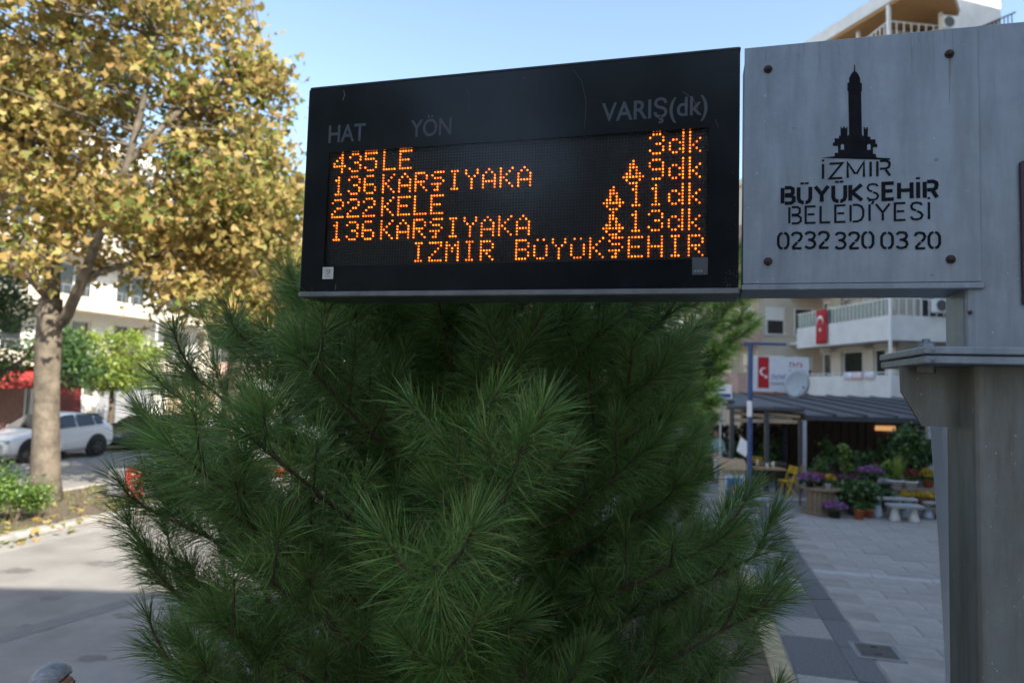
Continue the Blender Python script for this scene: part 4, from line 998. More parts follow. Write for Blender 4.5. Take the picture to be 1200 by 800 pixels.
# lime green round tree behind the white car
m_lime = mat('lime_leaf', (.2, .3, .05), .5, transl=.35, island=[(0, (.12, .20, .03)), (.5, (.24, .33, .05)), (1, (.36, .42, .08))])
l0 = st(-26.6, 26.9, 0); xl = 600 + FPX * l0.x / l0.y; print('lime px', xl, l0.y, 'evergreen px', xe, e1.y, 'plane2 px', xb)
broadleaf('small round tree with lime green leaves behind the white car', l0, [l0 + V(0, 0, -.1), l0 + V(.05, 0, 1.2), l0 + V(0, 0, 2.2)], [.14, .12, .1],
  [([l0 + V(0, 0, 2.1), l0 + V(-.8, .2, 3.2)], .06, .02), ([l0 + V(0, 0, 2.1), l0 + V(.9, -.2, 3.3)], .06, .02), ([l0 + V(0, 0, 2.2), l0 + V(.1, .2, 3.8)], .06, .02)],
  [B(135, 420, l0.y, 38, 1.6), B(112, 418, l0.y, 28, 1.4), B(160, 425, l0.y, 28, 1.4), B(135, 440, l0.y, 26, 1.3)], 120, 70, .26, .15, m_lime, m_dbark, 10, tpl=oval)
# sunlit street trees farther along, seen through the gaps of the pine
for q, (x, y, b_, lab) in enumerate(((330, 395, 36, 'sunlit green street tree glimpsed left behind the big pine'), (520, 375, 52, 'sunlit tree down the street, behind the middle of the pine'), (690, 370, 46, 'sunlit tree down the street, behind the right of the pine'))):
    a_ = [-13.4, -13.4, -4.0][q]; p = st(a_, b_, -.02); xx = 600 + FPX * p.x / p.y
    broadleaf(lab, p, [p + V(0, 0, -.1), p + V(0, 0, 2.4), p + V(.1, 0, 3.8)], [.18, .15, .12], [([p + V(.1, 0, 3.6), p + V(-.9, .2, 5.4)], .08, .03), ([p + V(.1, 0, 3.6), p + V(1.1, 0, 5.6)], .08, .03)],
      [(p + V(0, 0, 5.6), 2.4, 2.2), (p + V(1.4, .4, 4.9), 1.7, 1.7), (p + V(-1.5, -.3, 4.8), 1.7, 1.7), (p + V(.2, 0, 7.0), 1.5, 1.5)], 110, 50, .42, .2, m_lime if q != 1 else m_planegreen, m_dbark, 20 + q, 'street trees farther along')
# street trees behind the camera; island ones added so the display mirrors dark crowns
for q, (a_, b_, lab) in enumerate(((-.9, -7.5, 'leafy street tree in the planting strip behind the bus stop'), (-1.0, -13.5, 'farther leafy street tree in the planting strip'), (-13.4, -16.0, 'unseen leafy tree on the road island, added to darken the display reflection'), (-13.4, -23.0, 'second unseen leafy tree on the island, added for the display reflection'), (-13.4, -34.0, 'third unseen leafy tree on the island, added for the display reflection'), (-13.4, -47.0, 'farthest unseen leafy tree on the island, added for the display reflection'))):
    p = st(a_, b_, -.03); g_ = 1 if q < 2 else 1.55
    broadleaf(lab, p, [p + V(0, 0, -.1), p + V(0, 0, 2.2), p + V(.1, 0, 3.6)], [.18, .15, .12], [([p + V(.1, 0, 3.4), p + V(-.9, .2, 6.4)], .08, .03), ([p + V(.1, 0, 3.4), p + V(1.1, 0, 6.6)], .08, .03)],
      [(p + V(0, 0, 5.6 * g_), 2.4 * g_, 2.4 * g_), (p + V(1.6, .4, 4.9) * 1.0, 1.8 * g_, 1.8 * g_), (p + V(-1.7, -.3, 4.8), 1.8 * g_, 1.8 * g_), (p + V(.2, 0, 7.6 * g_), 2.2 * g_, 2.2 * g_)], 150, 60, .36 * g_, .17 * g_, m_evergreen, m_dbark, 50 + q, 'street trees behind the bus stop', tpl=oval)
# shrubs on the island
def shrub(label, base, r_, h, n, m, seed, size=.06, group=None):
    rd = random.Random(seed); t = thing('shrub', label, 'shrub', base, 0, group)
    stm = MB(); P = []
    for q in range(9):
        az = rd.uniform(0, 6.28); e = V(math.cos(az) * r_ * rd.uniform(.3, .8), math.sin(az) * r_ * rd.uniform(.3, .8), h * rd.uniform(.5, .95))
        stm.tube([(0, 0, -.03), e * .5 + V(0, 0, .06), e], [.014, .01, .004], 5)
        P.append(rng.normal(0, r_ * .27, (n // 9, 3)) * np.array([1, 1, .8]) + np.array(e))
    P = np.concatenate(P); P[:, 2] = np.abs(P[:, 2]) + .02
    stm.build('stems', m_dbark, t); stuff(leaves('foliage', P, size, m, t, tpl=oval)); return t
m_shrub = mat('shrub_leaf', (.15, .25, .04), .45, transl=.25, island=[(0, (.035, .08, .02)), (.5, (.09, .17, .03)), (1, (.22, .34, .05))])
shrub('bright green leafy shrub at the foot of the plane tree', G(16, 612, -.02), .55, .75, 2600, m_shrub, 1)
shrub('taller darker shrub at the left edge of the island', G(-18, 596, -.02), .6, 1.1, 2400, m_evergreen, 2)
shrub('low green shrub on the island right of the plane tree', st(-13.2, 22.5, -.02), .5, .6, 1600, m_shrub, 3)
shrub('low shrub on the island behind the left needles of pine', st(-12.9, 25.0, -.02), .6, .7, 1600, m_shrub, 4)

# ================================================================== CARS
m_tyre = mat('tyre_rubber', (.02, .02, .02), .85, var=.2); m_rim = mat('alloy_rim', (.12, .12, .125), .35, .8); m_carglass = mat('car_glass', (.012, .014, .016), .05, var=.2, spec=.8)
m_trim = mat('black_trim', (.02, .02, .022), .5); m_lamp = mat('head_lamp', (.35, .36, .38), .1); m_tail = mat('tail_lamp', (.25, .01, .01), .2)
def car(label, loc_, rz, paint, H=1.6, L=4.35, W=1.84, group='cars parked along the far kerb'):
    t = thing('parked_car', label, 'car', loc_, rz, group); hw = W / 2; k = H / 1.6
    # stations: x (front +), bottom z, belt z, top z, half width factor, top width factor
    stn = [(2.17, .34, .60, .70, .76, .62), (2.10, .24, .70, .80, .91, .78), (1.85, .20, .82, .91, .98, .85), (1.30, .20, .93, 1.01, 1, .86), (1.0, .20, .97, 1.05, 1, .84), (.66, .20, .99, 1.24, 1, .76), (.30, .20, 1.01, 1.46, 1, .70), (-.05, .20, 1.03, 1.57, 1, .69), (-.6, .20, 1.05, 1.60, 1, .69), (-1.2, .20, 1.09, 1.56, 1, .67), (-1.62, .21, 1.13, 1.46, .99, .65), (-1.92, .24, 1.13, 1.24, .97, .70), (-2.09, .28, 1.04, 1.09, .94, .78), (-2.16, .36, .84, .93, .86, .72)]
    stn = [(x * L / 4.35, a_ * k, b_ * k, c * k, d, e) for x, a_, b_, c, d, e in stn]
    vs = []; n = 10
    def sect(s_):
        x, zb, zl, zt, fw, ft = s_; w_ = hw * fw; wt = hw * ft
        half = [(w_ * .86, zb), (w_ * .98, zb + .16 * k), (w_, zb + (zl - zb) * .62), (w_ * .965, zl), (wt, zt - .015 * k)]
        return [V(x, y, z) for y, z in half] + [V(x, -y, z) for y, z in reversed(half)]
    fs = []
    for s_ in stn: vs += sect(s_)
    for i in range(len(stn) - 1):
        for j in range(n):
            jj = (j + 1) % n; fs.append((i * n + j, i * n + jj, (i + 1) * n + jj, (i + 1) * n + j))
    fs += [tuple(range(n)), tuple(reversed(range((len(stn) - 1) * n, len(stn) * n)))]
    body = MB().add(vs, fs).build('body', paint, t, True, label=None)
    sb = body.modifiers.new('sub', 'SUBSURF'); sb.levels = 1; sb.render_levels = 2
    def side_pt(x, f_up, sgn):      # point on upper side: f_up 0 at belt, 1 at roof edge
        for i in range(len(stn) - 1):
            if stn[i][0] >= x >= stn[i + 1][0]:
                u_ = (stn[i][0] - x) / (stn[i][0] - stn[i + 1][0]); q = [a_ + (b_ - a_) * u_ for a_, b_ in zip(stn[i], stn[i + 1])]; break
        wl = hw * q[4] * .965; wt = hw * q[5]; z = q[2] + (q[3] - q[2]) * f_up
        return V(x, sgn * (wl + (wt - wl) * f_up + .004), z)
    for sgn in (-1, 1):
        for xs_ in ((.62, .28, -.05, -.42), (-.50, -.9, -1.22), (-1.30, -1.48, -1.60)):
            low = [side_pt(x * L / 4.35, .05, sgn) for x in xs_]; up = [side_pt(x * L / 4.35, .80, sgn) for x in xs_]
            m_ = len(xs_); o = MB().add(low + up, [(i, i + 1, m_ + i + 1, m_ + i) if sgn < 0 else (m_ + i, m_ + i + 1, i + 1, i) for i in range(m_ - 1)]).build('side_window', m_carglass, t)
            so_ = o.modifiers.new('t', 'SOLIDIFY'); so_.thickness = .012; so_.offset = 0
        for x in (1.33, -1.33):
            x *= L / 4.35; Mr = Matrix.Translation(V(x, sgn * (hw - .11), .35 * k)) @ Matrix.Rotation(R(90), 4, 'X')
            MB().lathe([(.42 * k, -.02), (.42 * k, .02)], 28, M=Matrix.Translation(V(x, sgn * (hw - .025), .38 * k)) @ Matrix.Rotation(R(90), 4, 'X')).build('wheel_arch', m_trim, t)
            wh = MB().lathe([(.20 * k, -.13), (.31 * k, -.13), (.35 * k, -.09), (.35 * k, .09), (.31 * k, .13), (.20 * k, .13)], 28, M=Mr).build('wheel', m_tyre, t, True)
            rm = MB(); rm.lathe([(.215 * k, -.135), (.215 * k, .135)], 24, M=Mr)
            rmo = rm.build('rim', m_trim, wh)
            sp = MB()
            for q in range(5):
                a_ = q * 2 * math.pi / 5; Mq = Mr @ Matrix.Rotation(a_, 4, 'Z'); sp.box(.02, .21 * k, -.025, .025, -.145, .145, Mq)
            sp.build('spokes', m_rim, wh)
        MB().box(.10, .26, sgn * (hw + .01) - .004, sgn * (hw + .01) + .004, .84 * k, .87 * k).build('door_handle', paint, t)
        MB().box(-.95, -.79, sgn * (hw + .008) - .004, sgn * (hw + .008) + .004, .86 * k, .89 * k).build('door_handle', paint, t)
        MB().cham(.48, .66, sgn * (hw + .09) - .09, sgn * (hw + .09) + .09, .98 * k, 1.12 * k, .03).build('mirror', paint, t)
        MB().cham(1.86 * L / 4.35, 2.13 * L / 4.35, sgn * hw * .70 - .18, sgn * hw * .70 + .17, .63 * k, .75 * k, .03).build('headlight', m_lamp, t)
        MB().cham(-2.14 * L / 4.35, -1.98 * L / 4.35, sgn * hw * .72 - .12, sgn * hw * .72 + .16, .80 * k, .98 * k, .03).build('tail_light', m_tail, t)
    def top_quad(i0, i1, nm):
        a_ = stn[i0]; b_ = stn[i1]; up = V(0, 0, .014)
        pts_ = [V(a_[0], hw * a_[5] * .86, a_[3]) + up, V(a_[0], -hw * a_[5] * .86, a_[3]) + up, V(b_[0], -hw * b_[5] * .88, b_[3]) + up, V(b_[0], hw * b_[5] * .88, b_[3]) + up]
        o = MB().add(pts_, [(0, 1, 2, 3)]).build(nm, m_carglass, t); q = o.modifiers.new('t', 'SOLIDIFY'); q.thickness = .02; q.offset = 0
    top_quad(4, 6, 'windscreen'); top_quad(10, 11, 'rear_window')
    MB().cham(2.08 * L / 4.35, 2.2 * L / 4.35, -.52, .52, .34 * k, .56 * k, .02).build('grille', m_trim, t)
    return t
def paintm(nm, c): 
    m = mat(nm, c, .28, var=.03, spec=.6); m.node_tree.nodes['Principled BSDF'].inputs['Coat Weight'].default_value = .5; return m
rzcar = math.atan2(-SD.y, -SD.x)
car('white hatchback car parked behind the plane tree trunk', st(-22.3, 19.8, ROADZ), rzcar, paintm('paint_white', (.86, .87, .88)), 1.70, 4.35)
car('dark green car parked behind the white hatchback', st(-22.6, 24.7, ROADZ), rzcar, paintm('paint_dark', (.02, .028, .028)), 1.45, 4.4)
car('silver car parked third in the row, behind the pine', st(-22.5, 30.8, ROADZ), rzcar, paintm('paint_silver', (.45, .47, .5)), 1.5, 4.3)
car('light blue car parked fourth in the row, behind pine', st(-22.5, 36.4, ROADZ), rzcar, paintm('paint_blue', (.25, .34, .42)), 1.5, 4.3)
car('white car parked against the island, behind the left needles', st(-16.9, 29.5, ROADZ), rzcar, paintm('paint_white2', (.7, .7, .7)), 1.5, 4.3, group='cars parked at the island')

# ================================================================== LEFT STREET FURNITURE
lp0 = st(-25.6, 28.4, 0)
lt = thing('lamp_post', 'pale galvanised lamp post on the far pavement beside lime tree', 'lamp post', lp0, 0)
m_galv = mat('galvanised', (.55, .56, .57), .5, .3, var=.1)
MB().tube([(0, 0, 0), (0, 0, 3), (0, 0, 7.2)], [.11, .09, .06], 12).build('pole', m_galv, lt)
MB().tube([(0, 0, 7.15), (.5, -.05, 7.6), (1.3, -.1, 7.7)], [.05, .04, .035], 8).build('arm', m_galv, lt)
MB().cham(1.2, 1.8, -.2, .05, 7.62, 7.75, .04).build('lamp_head', m_galv, lt); MB().cham(-.2, .2, -.2, .2, -.02, .12, .02).build('base', m_galv, lt)
cb = thing('utility_cabinet', 'low grey cabinet with a red and white end panel on the island', 'cabinet', G(152, 582, -.02), R(-6))
MB().cham(-.48, .46, -.18, .18, .05, .66, .02).build('body', mat('cabinet_grey', (.17, .165, .18), .7, var=.25, scale=12), cb)
for q in range(6): MB().box(-.45 + q * .155, -.37 + q * .155, -.195, -.181, .12, .60).build('slat', mat('slat_grey', (.24, .23, .25), .7), cb)
rp_ = MB().box(.02, .47, -.215, -.20, .0, .74).build('red_panel', mat('panel_red', (.42, .04, .025), .6, var=.15), cb)
for q in range(4): MB().prism([V(.08 + .03 * q, -.217, .12 + q * .15), V(.40, -.217, .19 + q * .15), V(.40, -.217, .215 + q * .15), V(.08 + .03 * q, -.217, .145 + q * .15)], (0, -.003, 0)).build('white_stripe', m_flagw, rp_)
for sx_ in (-.45, .4): MB().box(sx_, sx_ + .08, -.15, .15, -.02, .05).build('foot', m_trim, cb)
def cone(label, p):
    t = thing('traffic_cone', label, 'traffic cone', p, .3, 'traffic cones at the island kerb')
    MB().cham(-.18, .18, -.18, .18, 0, .03, .01).build('base', mat('cone_base', (.06, .03, .02), .7), t)
    MB().lathe([(.13, .03), (.10, .2), (.06, .45), (.03, .62), (.02, .63)], 16).build('body', mat('cone_orange', (.65, .07, .02), .5), t, True)
    MB().lathe([(.092, .27), (.070, .41)], 16).build('white_band', m_flagw, t)
cone('orange traffic cone on the kerb below the red cabinet panel', st(-11.9, 14.9, .012))
cone('orange traffic cone farther along, glimpsed through the pine needles', st(-11.9, 18.5, .012))

# ================================================================== RESTAURANT TERRACE AND FLOWER SHOP
m_pgrey = mat('pergola_dark', (.055, .06, .07), .5, .2, var=.15); m_fabric = mat('pergola_fabric', (.10, .105, .115), .8, var=.12, scale=2)
m_alup = mat('pale_post', (.42, .44, .48), .4, .3); m_rollb = mat('beige_canvas', (.40, .29, .19), .8, var=.15, scale=4)
PX, PY = 8.75, 20.4
deck = struct(MB().box(6.2, 17.6, 18.9, 29.4, -.10, .05).build('terrace_deck', mat('terrace_floor', (.27, .28, .30), .7, var=.12, scale=3)))
pg = thing('pergola', 'dark grey terrace pergola with sloping roof in front of the corner building', 'pergola', (PX, PY, .05))
def roofz(y, front): return front + (2.85 - front) * y / 8.6 - .05
posts = [(-2.15, 0, 2.38, m_pgrey), (-1.1, .02, 2.36, m_pgrey), (0, 0, 2.14, m_alup), (3.7, 0, 2.14, m_alup), (7.2, 0, 2.14, m_alup), (-2.15, 4.5, 2.55, m_pgrey), (-2.15, 8.5, 2.7, m_pgrey), (0, 5.2, 2.45, m_pgrey), (7.2, 8.5, 2.7, m_pgrey)]
for x, y, z, m_ in posts: MB().box(x - .055, x + .055, y - .055, y + .055, 0, z).build('post', m_, pg)
MB().box(-.16, -.07, -.05, .04, 0, 2.12).build('post', m_pgrey, pg)
MB().box(.0, 7.4, -.10, .06, 2.142, 2.25).build('beam', m_pgrey, pg); MB().box(-2.3, -.02, -.08, .06, 2.385, 2.47).build('beam', m_pgrey, pg)
MB().box(-2.25, -2.05, .07, 8.6, 2.56, 2.66).build('beam', m_pgrey, pg)
def slope(x0, x1, y0, z0, y1, z1, th, nm, m_):
    return MB().add([V(x0, y0, z0), V(x1, y0, z0), V(x1, y1, z1), V(x0, y1, z1), V(x0, y0, z0 + th), V(x1, y0, z0 + th), V(x1, y1, z1 + th), V(x0, y1, z1 + th)], [(0, 3, 2, 1), (4, 5, 6, 7), (0, 1, 5, 4), (1, 2, 6, 5), (2, 3, 7, 6), (3, 0, 4, 7)]).build(nm, m_, pg)
for q in range(8): slope(.02 + q * .92, .90 + q * .92, .0, 2.262, 8.5, 2.84, .03, 'roof_panel', m_fabric)
for q in range(9): slope(-.03 + q * .92, .03 + q * .92, -.05, 2.30, 8.5, 2.88, .05, 'rafter', m_pgrey)
for q in range(3): slope(-2.28 + q * .76, -1.55 + q * .76, -.02, 2.48, 8.5, 2.80, .03, 'roof_panel', m_fabric)
for x0 in (-2.05, -1.0): MB().tube([(x0 + .0, .10, 2.30), (x0 + .92, .10, 2.22)], .06, 10).build('awning_roll', m_rollb, pg)
MB().box(-2.1, -.1, .09, .11, 2.02, 2.13).build('valance', m_rollb, pg)
MB().box(-1.0, -.1, .6, .62, 2.0, 2.25).build('cloth_valance', m_white, pg)
# pavilion wall behind the flowers
pv = thing('shop_pavilion', 'dim wooden shop front under the pergola behind the flowers', 'shop', (PX, PY + 5.6, .05))
m_dkwood = mat('dark_wood', (.085, .045, .022), .6, var=.3, scale=4, stretch=(6, 1, .6)); m_bwood = mat('brown_wood', (.07, .036, .018), .6, var=.3, scale=4, stretch=(6, 1, .6))
MB().box(.1, 7.2, .1, .3, 0, 2.3).build('wall', m_dkwood, pv)
for q in range(11): MB().cham(1.9 + q * .32, 2.19 + q * .32, .04, .098, .3, 2.2, .012).build('plank', m_bwood, pv)
MB().box(.2, 1.8, .05, .097, .1, 2.1).build('window_pane', m_glass, pv)
for z in (.9, 1.5): MB().box(.15, 1.85, .0, .05, z, z + .05).build('shelf', m_dkwood, pv)
MB().cham(5.1, 5.85, -.06, .035, 1.62, 1.80, .02).build('lit_sign_lamp', mat('warm_lamp', (.8, .5, .25), .5, emit=(1, .52, .2), estr=.28), pv)
# hedge screen behind the tables
hd = thing('hedge', 'dark brownish hedge screen behind the terrace tables', 'hedge', (7.9, 24.0, .05))
P = np.stack([rng.uniform(-1.2, 1.6, 5200), rng.uniform(-.25, .25, 5200), rng.uniform(.25, 1.75, 5200)], 1)
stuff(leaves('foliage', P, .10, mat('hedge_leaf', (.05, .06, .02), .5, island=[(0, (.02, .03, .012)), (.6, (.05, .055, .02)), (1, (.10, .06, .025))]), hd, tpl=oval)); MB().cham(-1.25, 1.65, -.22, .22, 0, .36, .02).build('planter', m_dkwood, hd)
# tables, folding chairs
m_tan = mat('tan_wood', (.35, .23, .12), .6, var=.15, scale=6, stretch=(1, 6, 1)); m_ychair = mat('yellow_paint_wood', (.60, .40, .03), .5, var=.08); m_blk = mat('black_metal', (.015, .015, .018), .5)
def table(label, p, rz):
    t = thing('terrace_table', label, 'table', p, rz, 'terrace tables')
    MB().cham(-.42, .42, -.36, .36, .715, .75, .008).build('tabletop', m_tan, t)
    for a_ in (-1, 1):
        for b_ in (-1, 1): MB().box(a_ * .36 - .02, a_ * .36 + .02, b_ * .30 - .02, b_ * .30 + .02, 0, .714).build('leg', m_blk, t)
    MB().box(-.34, .34, -.31, -.29, .64, .70).build('apron', m_blk, t); return t
def fchair(label, p, rz, m_):
    t = thing('folding_chair', label, 'chair', p, rz, 'folding chairs on the terrace')
    for s_ in (-1, 1):
        y = s_ * .19
        MB().prism([V(-.20, y, 0), V(-.165, y, 0), V(.19, y, .86), V(.155, y, .86)], (0, .022, 0)).build('leg', m_, t)
        MB().prism([V(.20, y + .03, 0), V(.165, y + .03, 0), V(-.21, y + .03, .46), V(-.175, y + .03, .46)], (0, .022, 0)).build('leg', m_, t)
    for q in range(5): MB().box(-.21 + q * .075, -.15 + q * .075, -.18, .21, .445, .46).build('seat_slat', m_, t)
    for q in range(3): MB().box(.125 + q * .022, .14 + q * .022, -.19, .21, .66 + q * .07, .71 + q * .07).build('back_slat', m_, t)
    return t
table('tan terrace table nearest the blue mast', (7.55, 20.05, .05), 0); table('tan terrace table behind, beside the grey post', (8.15, 21.5, .05), .1)
fchair('yellow folding chair at the front terrace table', (7.95, 19.55, .05), R(8), m_ychair); fchair('tan folding chair right of the yellow one', (8.38, 20.0, .05), R(-12), m_tan); fchair('tan folding chair left of the front table', (7.0, 20.2, .05), R(170), m_tan)
table('tan terrace table farthest back near the dark post', (7.1, 22.6, .05), -.1); fchair('tan folding chair at the farthest terrace table', (6.75, 23.3, .05), R(60), m_tan); fchair('black folding chair beside the front grey post', (8.45, 21.0, .05), R(200), m_blk)
fchair('yellow folding chair at the rear terrace table', (8.0, 22.2, .05), R(80), m_ychair)
for q, (x, y, c_, h, lab) in enumerate(((7.5, 20.0, (.7, .7, .68), .12, 'white cup on the front terrace table'), (7.72, 20.1, (.65, .66, .7), .16, 'pale jar on the front terrace table'), (7.25, 20.05, (.5, .4, .25), .2, 'tan bottle on the front terrace table'))):
    t = thing('tableware', lab, 'tableware', (x, y, .80)); MB().lathe([(.035, 0), (.045, h * .6), (.03, h * .9), (.032, h)], 12).build('vessel', mat('ware%d' % q, c_, .3), t, True); MB().lathe([(.034, h), (.01, h + .015)], 12).build('lid', m_flagw, t)
# blue mast with arm
mb_ = thing('mast', 'blue painted steel mast with a short arm beside the terrace', 'mast', (6.02, 17.2, 0))
m_blue = mat('blue_paint', (.035, .07, .19), .45, var=.2, scale=6)
MB().box(-.20, .20, -.2, .2, -.02, .12).build('base', mat('mast_concrete', (.25, .25, .25), .9), mb_)
MB().tube([(0, 0, .12), (0, 0, 4.2)], .065, 12).build('pole', m_blue, mb_); MB().lathe([(.12, .12), (.12, .16), (.085, .5), (.08, .52)], 12).build('collar', m_blue, mb_)
MB().box(-.18, .9, -.03, .03, 4.16, 4.22).build('arm', m_blue, mb_); MB().cham(-.10, .02, -.10, -.06, 2.35, 2.75, .01).build('sticker_board', m_flagw, mb_)
# counter with slanted top and poster
ct = thing('menu_counter', 'pale counter stand with slanted top and blue picture poster', 'counter', G(858, 592, 0), R(-4))
m_ctr = mat('counter_pale', (.40, .37, .33), .7, var=.12)
MB().prism([V(-.30, -.22, 0), V(-.30, .22, 0), V(-.30, .22, 1.12), V(-.30, -.22, .95)], (.60, 0, 0)).build('body', m_ctr, ct)
MB().prism([V(-.36, -.30, .93), V(-.36, .28, 1.155), V(-.36, .28, 1.19), V(-.36, -.30, .965)], (.72, 0, 0)).build('slanted_top', m_tan, ct)
pp_ = MB().box(-.25, .25, -.235, -.223, .18, .82).build('poster', mat('poster_white', (.55, .6, .65), .5), ct)
MB().box(-.20, .20, -.238, -.2355, .25, .74).build('picture', mat('poster_blue', (.05, .18, .38), .4, var=.3, scale=5), pp_)
em = MB(); em.prism([V(-.17, -.239, .42), V(.15, -.239, .56), V(.17, -.239, .64), V(-.10, -.239, .52)], (0, -.002, 0)); em.build('picture_streak', mat('poster_pink', (.5, .3, .28), .5), pp_)
MB().lathe([(.09, -.001), (.09, .002)], 14, (0, -.2415, .40), Matrix.Rotation(R(90), 4, 'X')).build('picture_spot', mat('poster_tan', (.55, .42, .33), .5), pp_)
# menu stand
mn = thing('menu_stand', 'tilted white menu sheet on a thin dark stand', 'stand', (6.75, 20.0, .05), R(15))
MB().tube([(0, 0, 0), (0, 0, 1.15)], .018, 8).build('pole', m_blk, mn); MB().lathe([(.16, 0), (.16, .02), (.03, .04)], 16).build('base', m_blk, mn)
o = MB().cham(-.17, .17, -.012, .012, -.24, .24, .004).build('menu_sheet', m_flagw, mn); o.location = (.05, -.03, 1.32); o.rotation_euler = (R(-20), R(32), 0)
# billboard on the roof and satellite dish
bb_ = thing('billboard', 'white rooftop banner board with a red emblem and blue lettering', 'billboard', (9.9, 28.6, 2.75))
MB().box(0, 2.55, -.03, .03, .28, 1.75).build('board', mat('board_white', (.62, .63, .66), .6, var=.06), bb_)
for x in (.1, 1.2, 2.4): MB().box(x - .04, x + .04, .035, .10, -.1, 1.6).build('post', m_pgrey, bb_)
rb = MB().box(.42, .88, -.045, -.033, .42, 1.72).build('red_flag_print', m_flag, bb_)
em = MB(); cres(em, .66, 1.10, .17, -.048); star(em, .76, .88, .09, -.048); em.build('crescent_print', m_flagw, rb)
m_bp = mat('blue_print', (.05, .09, .25), .5); m_dp = mat('dark_print', (.04, .04, .05), .5); m_rp = mat('red_print', (.4, .03, .05), .5)
def scribble(nm, x0, x1, z, h, m_, n):
    mb = MB()
    for q in range(n):
        x = x0 + (x1 - x0) * q / n; wq = (x1 - x0) / n * .7; mb.box(x, x + wq * .3, -.040, -.033, z, z + h)
        if q % 2: mb.box(x + wq * .32, x + wq, -.040, -.033, z + h * .4, z + h * .6)
        else: mb.box(x + wq * .32, x + wq, -.040, -.033, z + h * .8, z + h)
    stuff(mb.build(nm, m_, bb_))
scribble('blue_lettering', 1.0, 1.75, .78, .20, m_bp, 6); scribble('dark_lettering', .95, 1.85, .55, .12, m_dp, 9); scribble('red_lettering', 1.75, 2.35, 1.30, .22, m_rp, 4); scribble('small_lettering', 1.75, 2.35, 1.12, .08, m_bp, 6)
MB().box(0, 2.55, -.06, .06, -.0, .24).build('base_strip', mat('brick_strip', (.28, .09, .05), .8), bb_)
sd_ = thing('satellite_dish', 'round pale satellite dish on the pergola roof', 'satellite dish', (11.3, 27.2, 2.72))
Md = Matrix.Translation(V(0, 0, .66)) @ Matrix.Scale(1.2, 4) @ Matrix.Rotation(R(97), 4, 'X') @ Matrix.Rotation(R(15), 4, 'Y')
MB().lathe([(.02, .0), (.2, .012), (.36, .045), (.49, .10), (.50, .115), (.36, .06), (.2, .026), (.02, .012)], 32, M=Md).build('dish', mat('dish_grey', (.62, .66, .70), .5, var=.06), sd_, True)
MB().tube([(0, .03, 0), (0, .05, .6)], .025, 8).build('mount', m_galv, sd_); MB().tube([(.1, -.06, .18), (.16, -.42, .48)], .012, 6).build('feed_arm', m_galv, sd_); MB().lathe([(.03, 0), (.035, .08)], 10, (.16, -.45, .46)).build('feed_horn', m_trim, sd_)
# white slatted fence far left of the terrace and small sign
fn = thing('fence', 'white slatted fence beyond the person on the pavement', 'fence', (8.35, 30.5, 0))
for q in range(5): MB().box(0, 1.25, -.02, .0, .55 + q * .26, .70 + q * .26).build('slat', m_wframe, fn)
for x in (0, .6, 1.19): MB().box(x, x + .06, .002, .06, 0, 2.2).build('post', m_wframe, fn)
ss = thing('small_sign', 'small white and blue hanging sign left of the terrace roof', 'sign', (6.05, 19.6, .05))
MB().box(-.30, .28, -.02, .02, 2.72, 3.12).build('board', m_flagw, ss); MB().box(-.27, .25, -.026, -.021, 2.75, 2.86).build('blue_band', m_bp, ss); MB().box(-.2, .1, -.026, -.021, 2.93, 2.99).build('lettering_bar', m_bp, ss); MB().tube([(-.02, .04, 0), (-.02, .04, 3.1)], .025, 8).build('pole', m_galv, ss)
# ---- flowers
m_terra = mat('terracotta', (.40, .12, .05), .8, var=.15, scale=8); m_potw = mat('white_pot', (.65, .65, .66), .5); m_potd = mat('dark_pot', (.03, .03, .032), .6)
petal = np.array([(0, 0), (.3, .2), (.35, .6), (0, 1), (-.35, .6), (-.3, .2)])
def flm(nm, c): return mat('bloom_' + nm, c, .6, transl=.2, island=[(0, tuple(x * .55 for x in c)), (.5, c), (1, tuple(min(1, x * 1.35 + .02) for x in c))])
COLR = {'purple': (.24, .10, .26), 'pink': (.30, .08, .19), 'yellow': (.48, .32, .03), 'red': (.22, .035, .025), 'magenta': (.14, .025, .08), 'white': (.4, .38, .4), 'none': None}
def flower_pot(label, p, pr, ph, fr, fh, col, potm, seed, tall=0, group='potted flowers outside the shop'):
    rd = random.Random(seed); t = thing('flower_pot', label, 'potted plant', p, 0, group)
    MB().lathe([(pr * .72, 0), (pr * .95, ph * .85), (pr * 1.05, ph * .86), (pr * 1.05, ph), (pr * .9, ph), (pr * .85, ph * .9)], 16).build('pot', potm, t, True)
    n = 420; q = rng.normal(size=(n, 3)); q /= np.linalg.norm(q, axis=1)[:, None]; q[:, 2] = np.abs(q[:, 2]); rr = rng.uniform(.5, 1, n)[:, None] ** .5
    P = q * rr * np.array([fr * .95, fr * .95, fh * .8]) + np.array([0, 0, ph * .95])
    stuff(leaves('foliage', P, .055 if not tall else .09, m_evergreen if not tall else m_shrub, t, tpl=oval))
    c_ = COLR[col]
    if c_:
        n = 520; q = rng.normal(size=(n, 3)); q /= np.linalg.norm(q, axis=1)[:, None]; q[:, 2] = np.abs(q[:, 2])
        P = q * np.array([fr, fr, fh * .9]) * rng.uniform(.92, 1.08, n)[:, None] + np.array([0, 0, ph]); P = P[P[:, 2] > ph + fh * .28]
        stuff(leaves('blossoms', P, .05, flm(col, c_), t, tpl=petal))
    return t
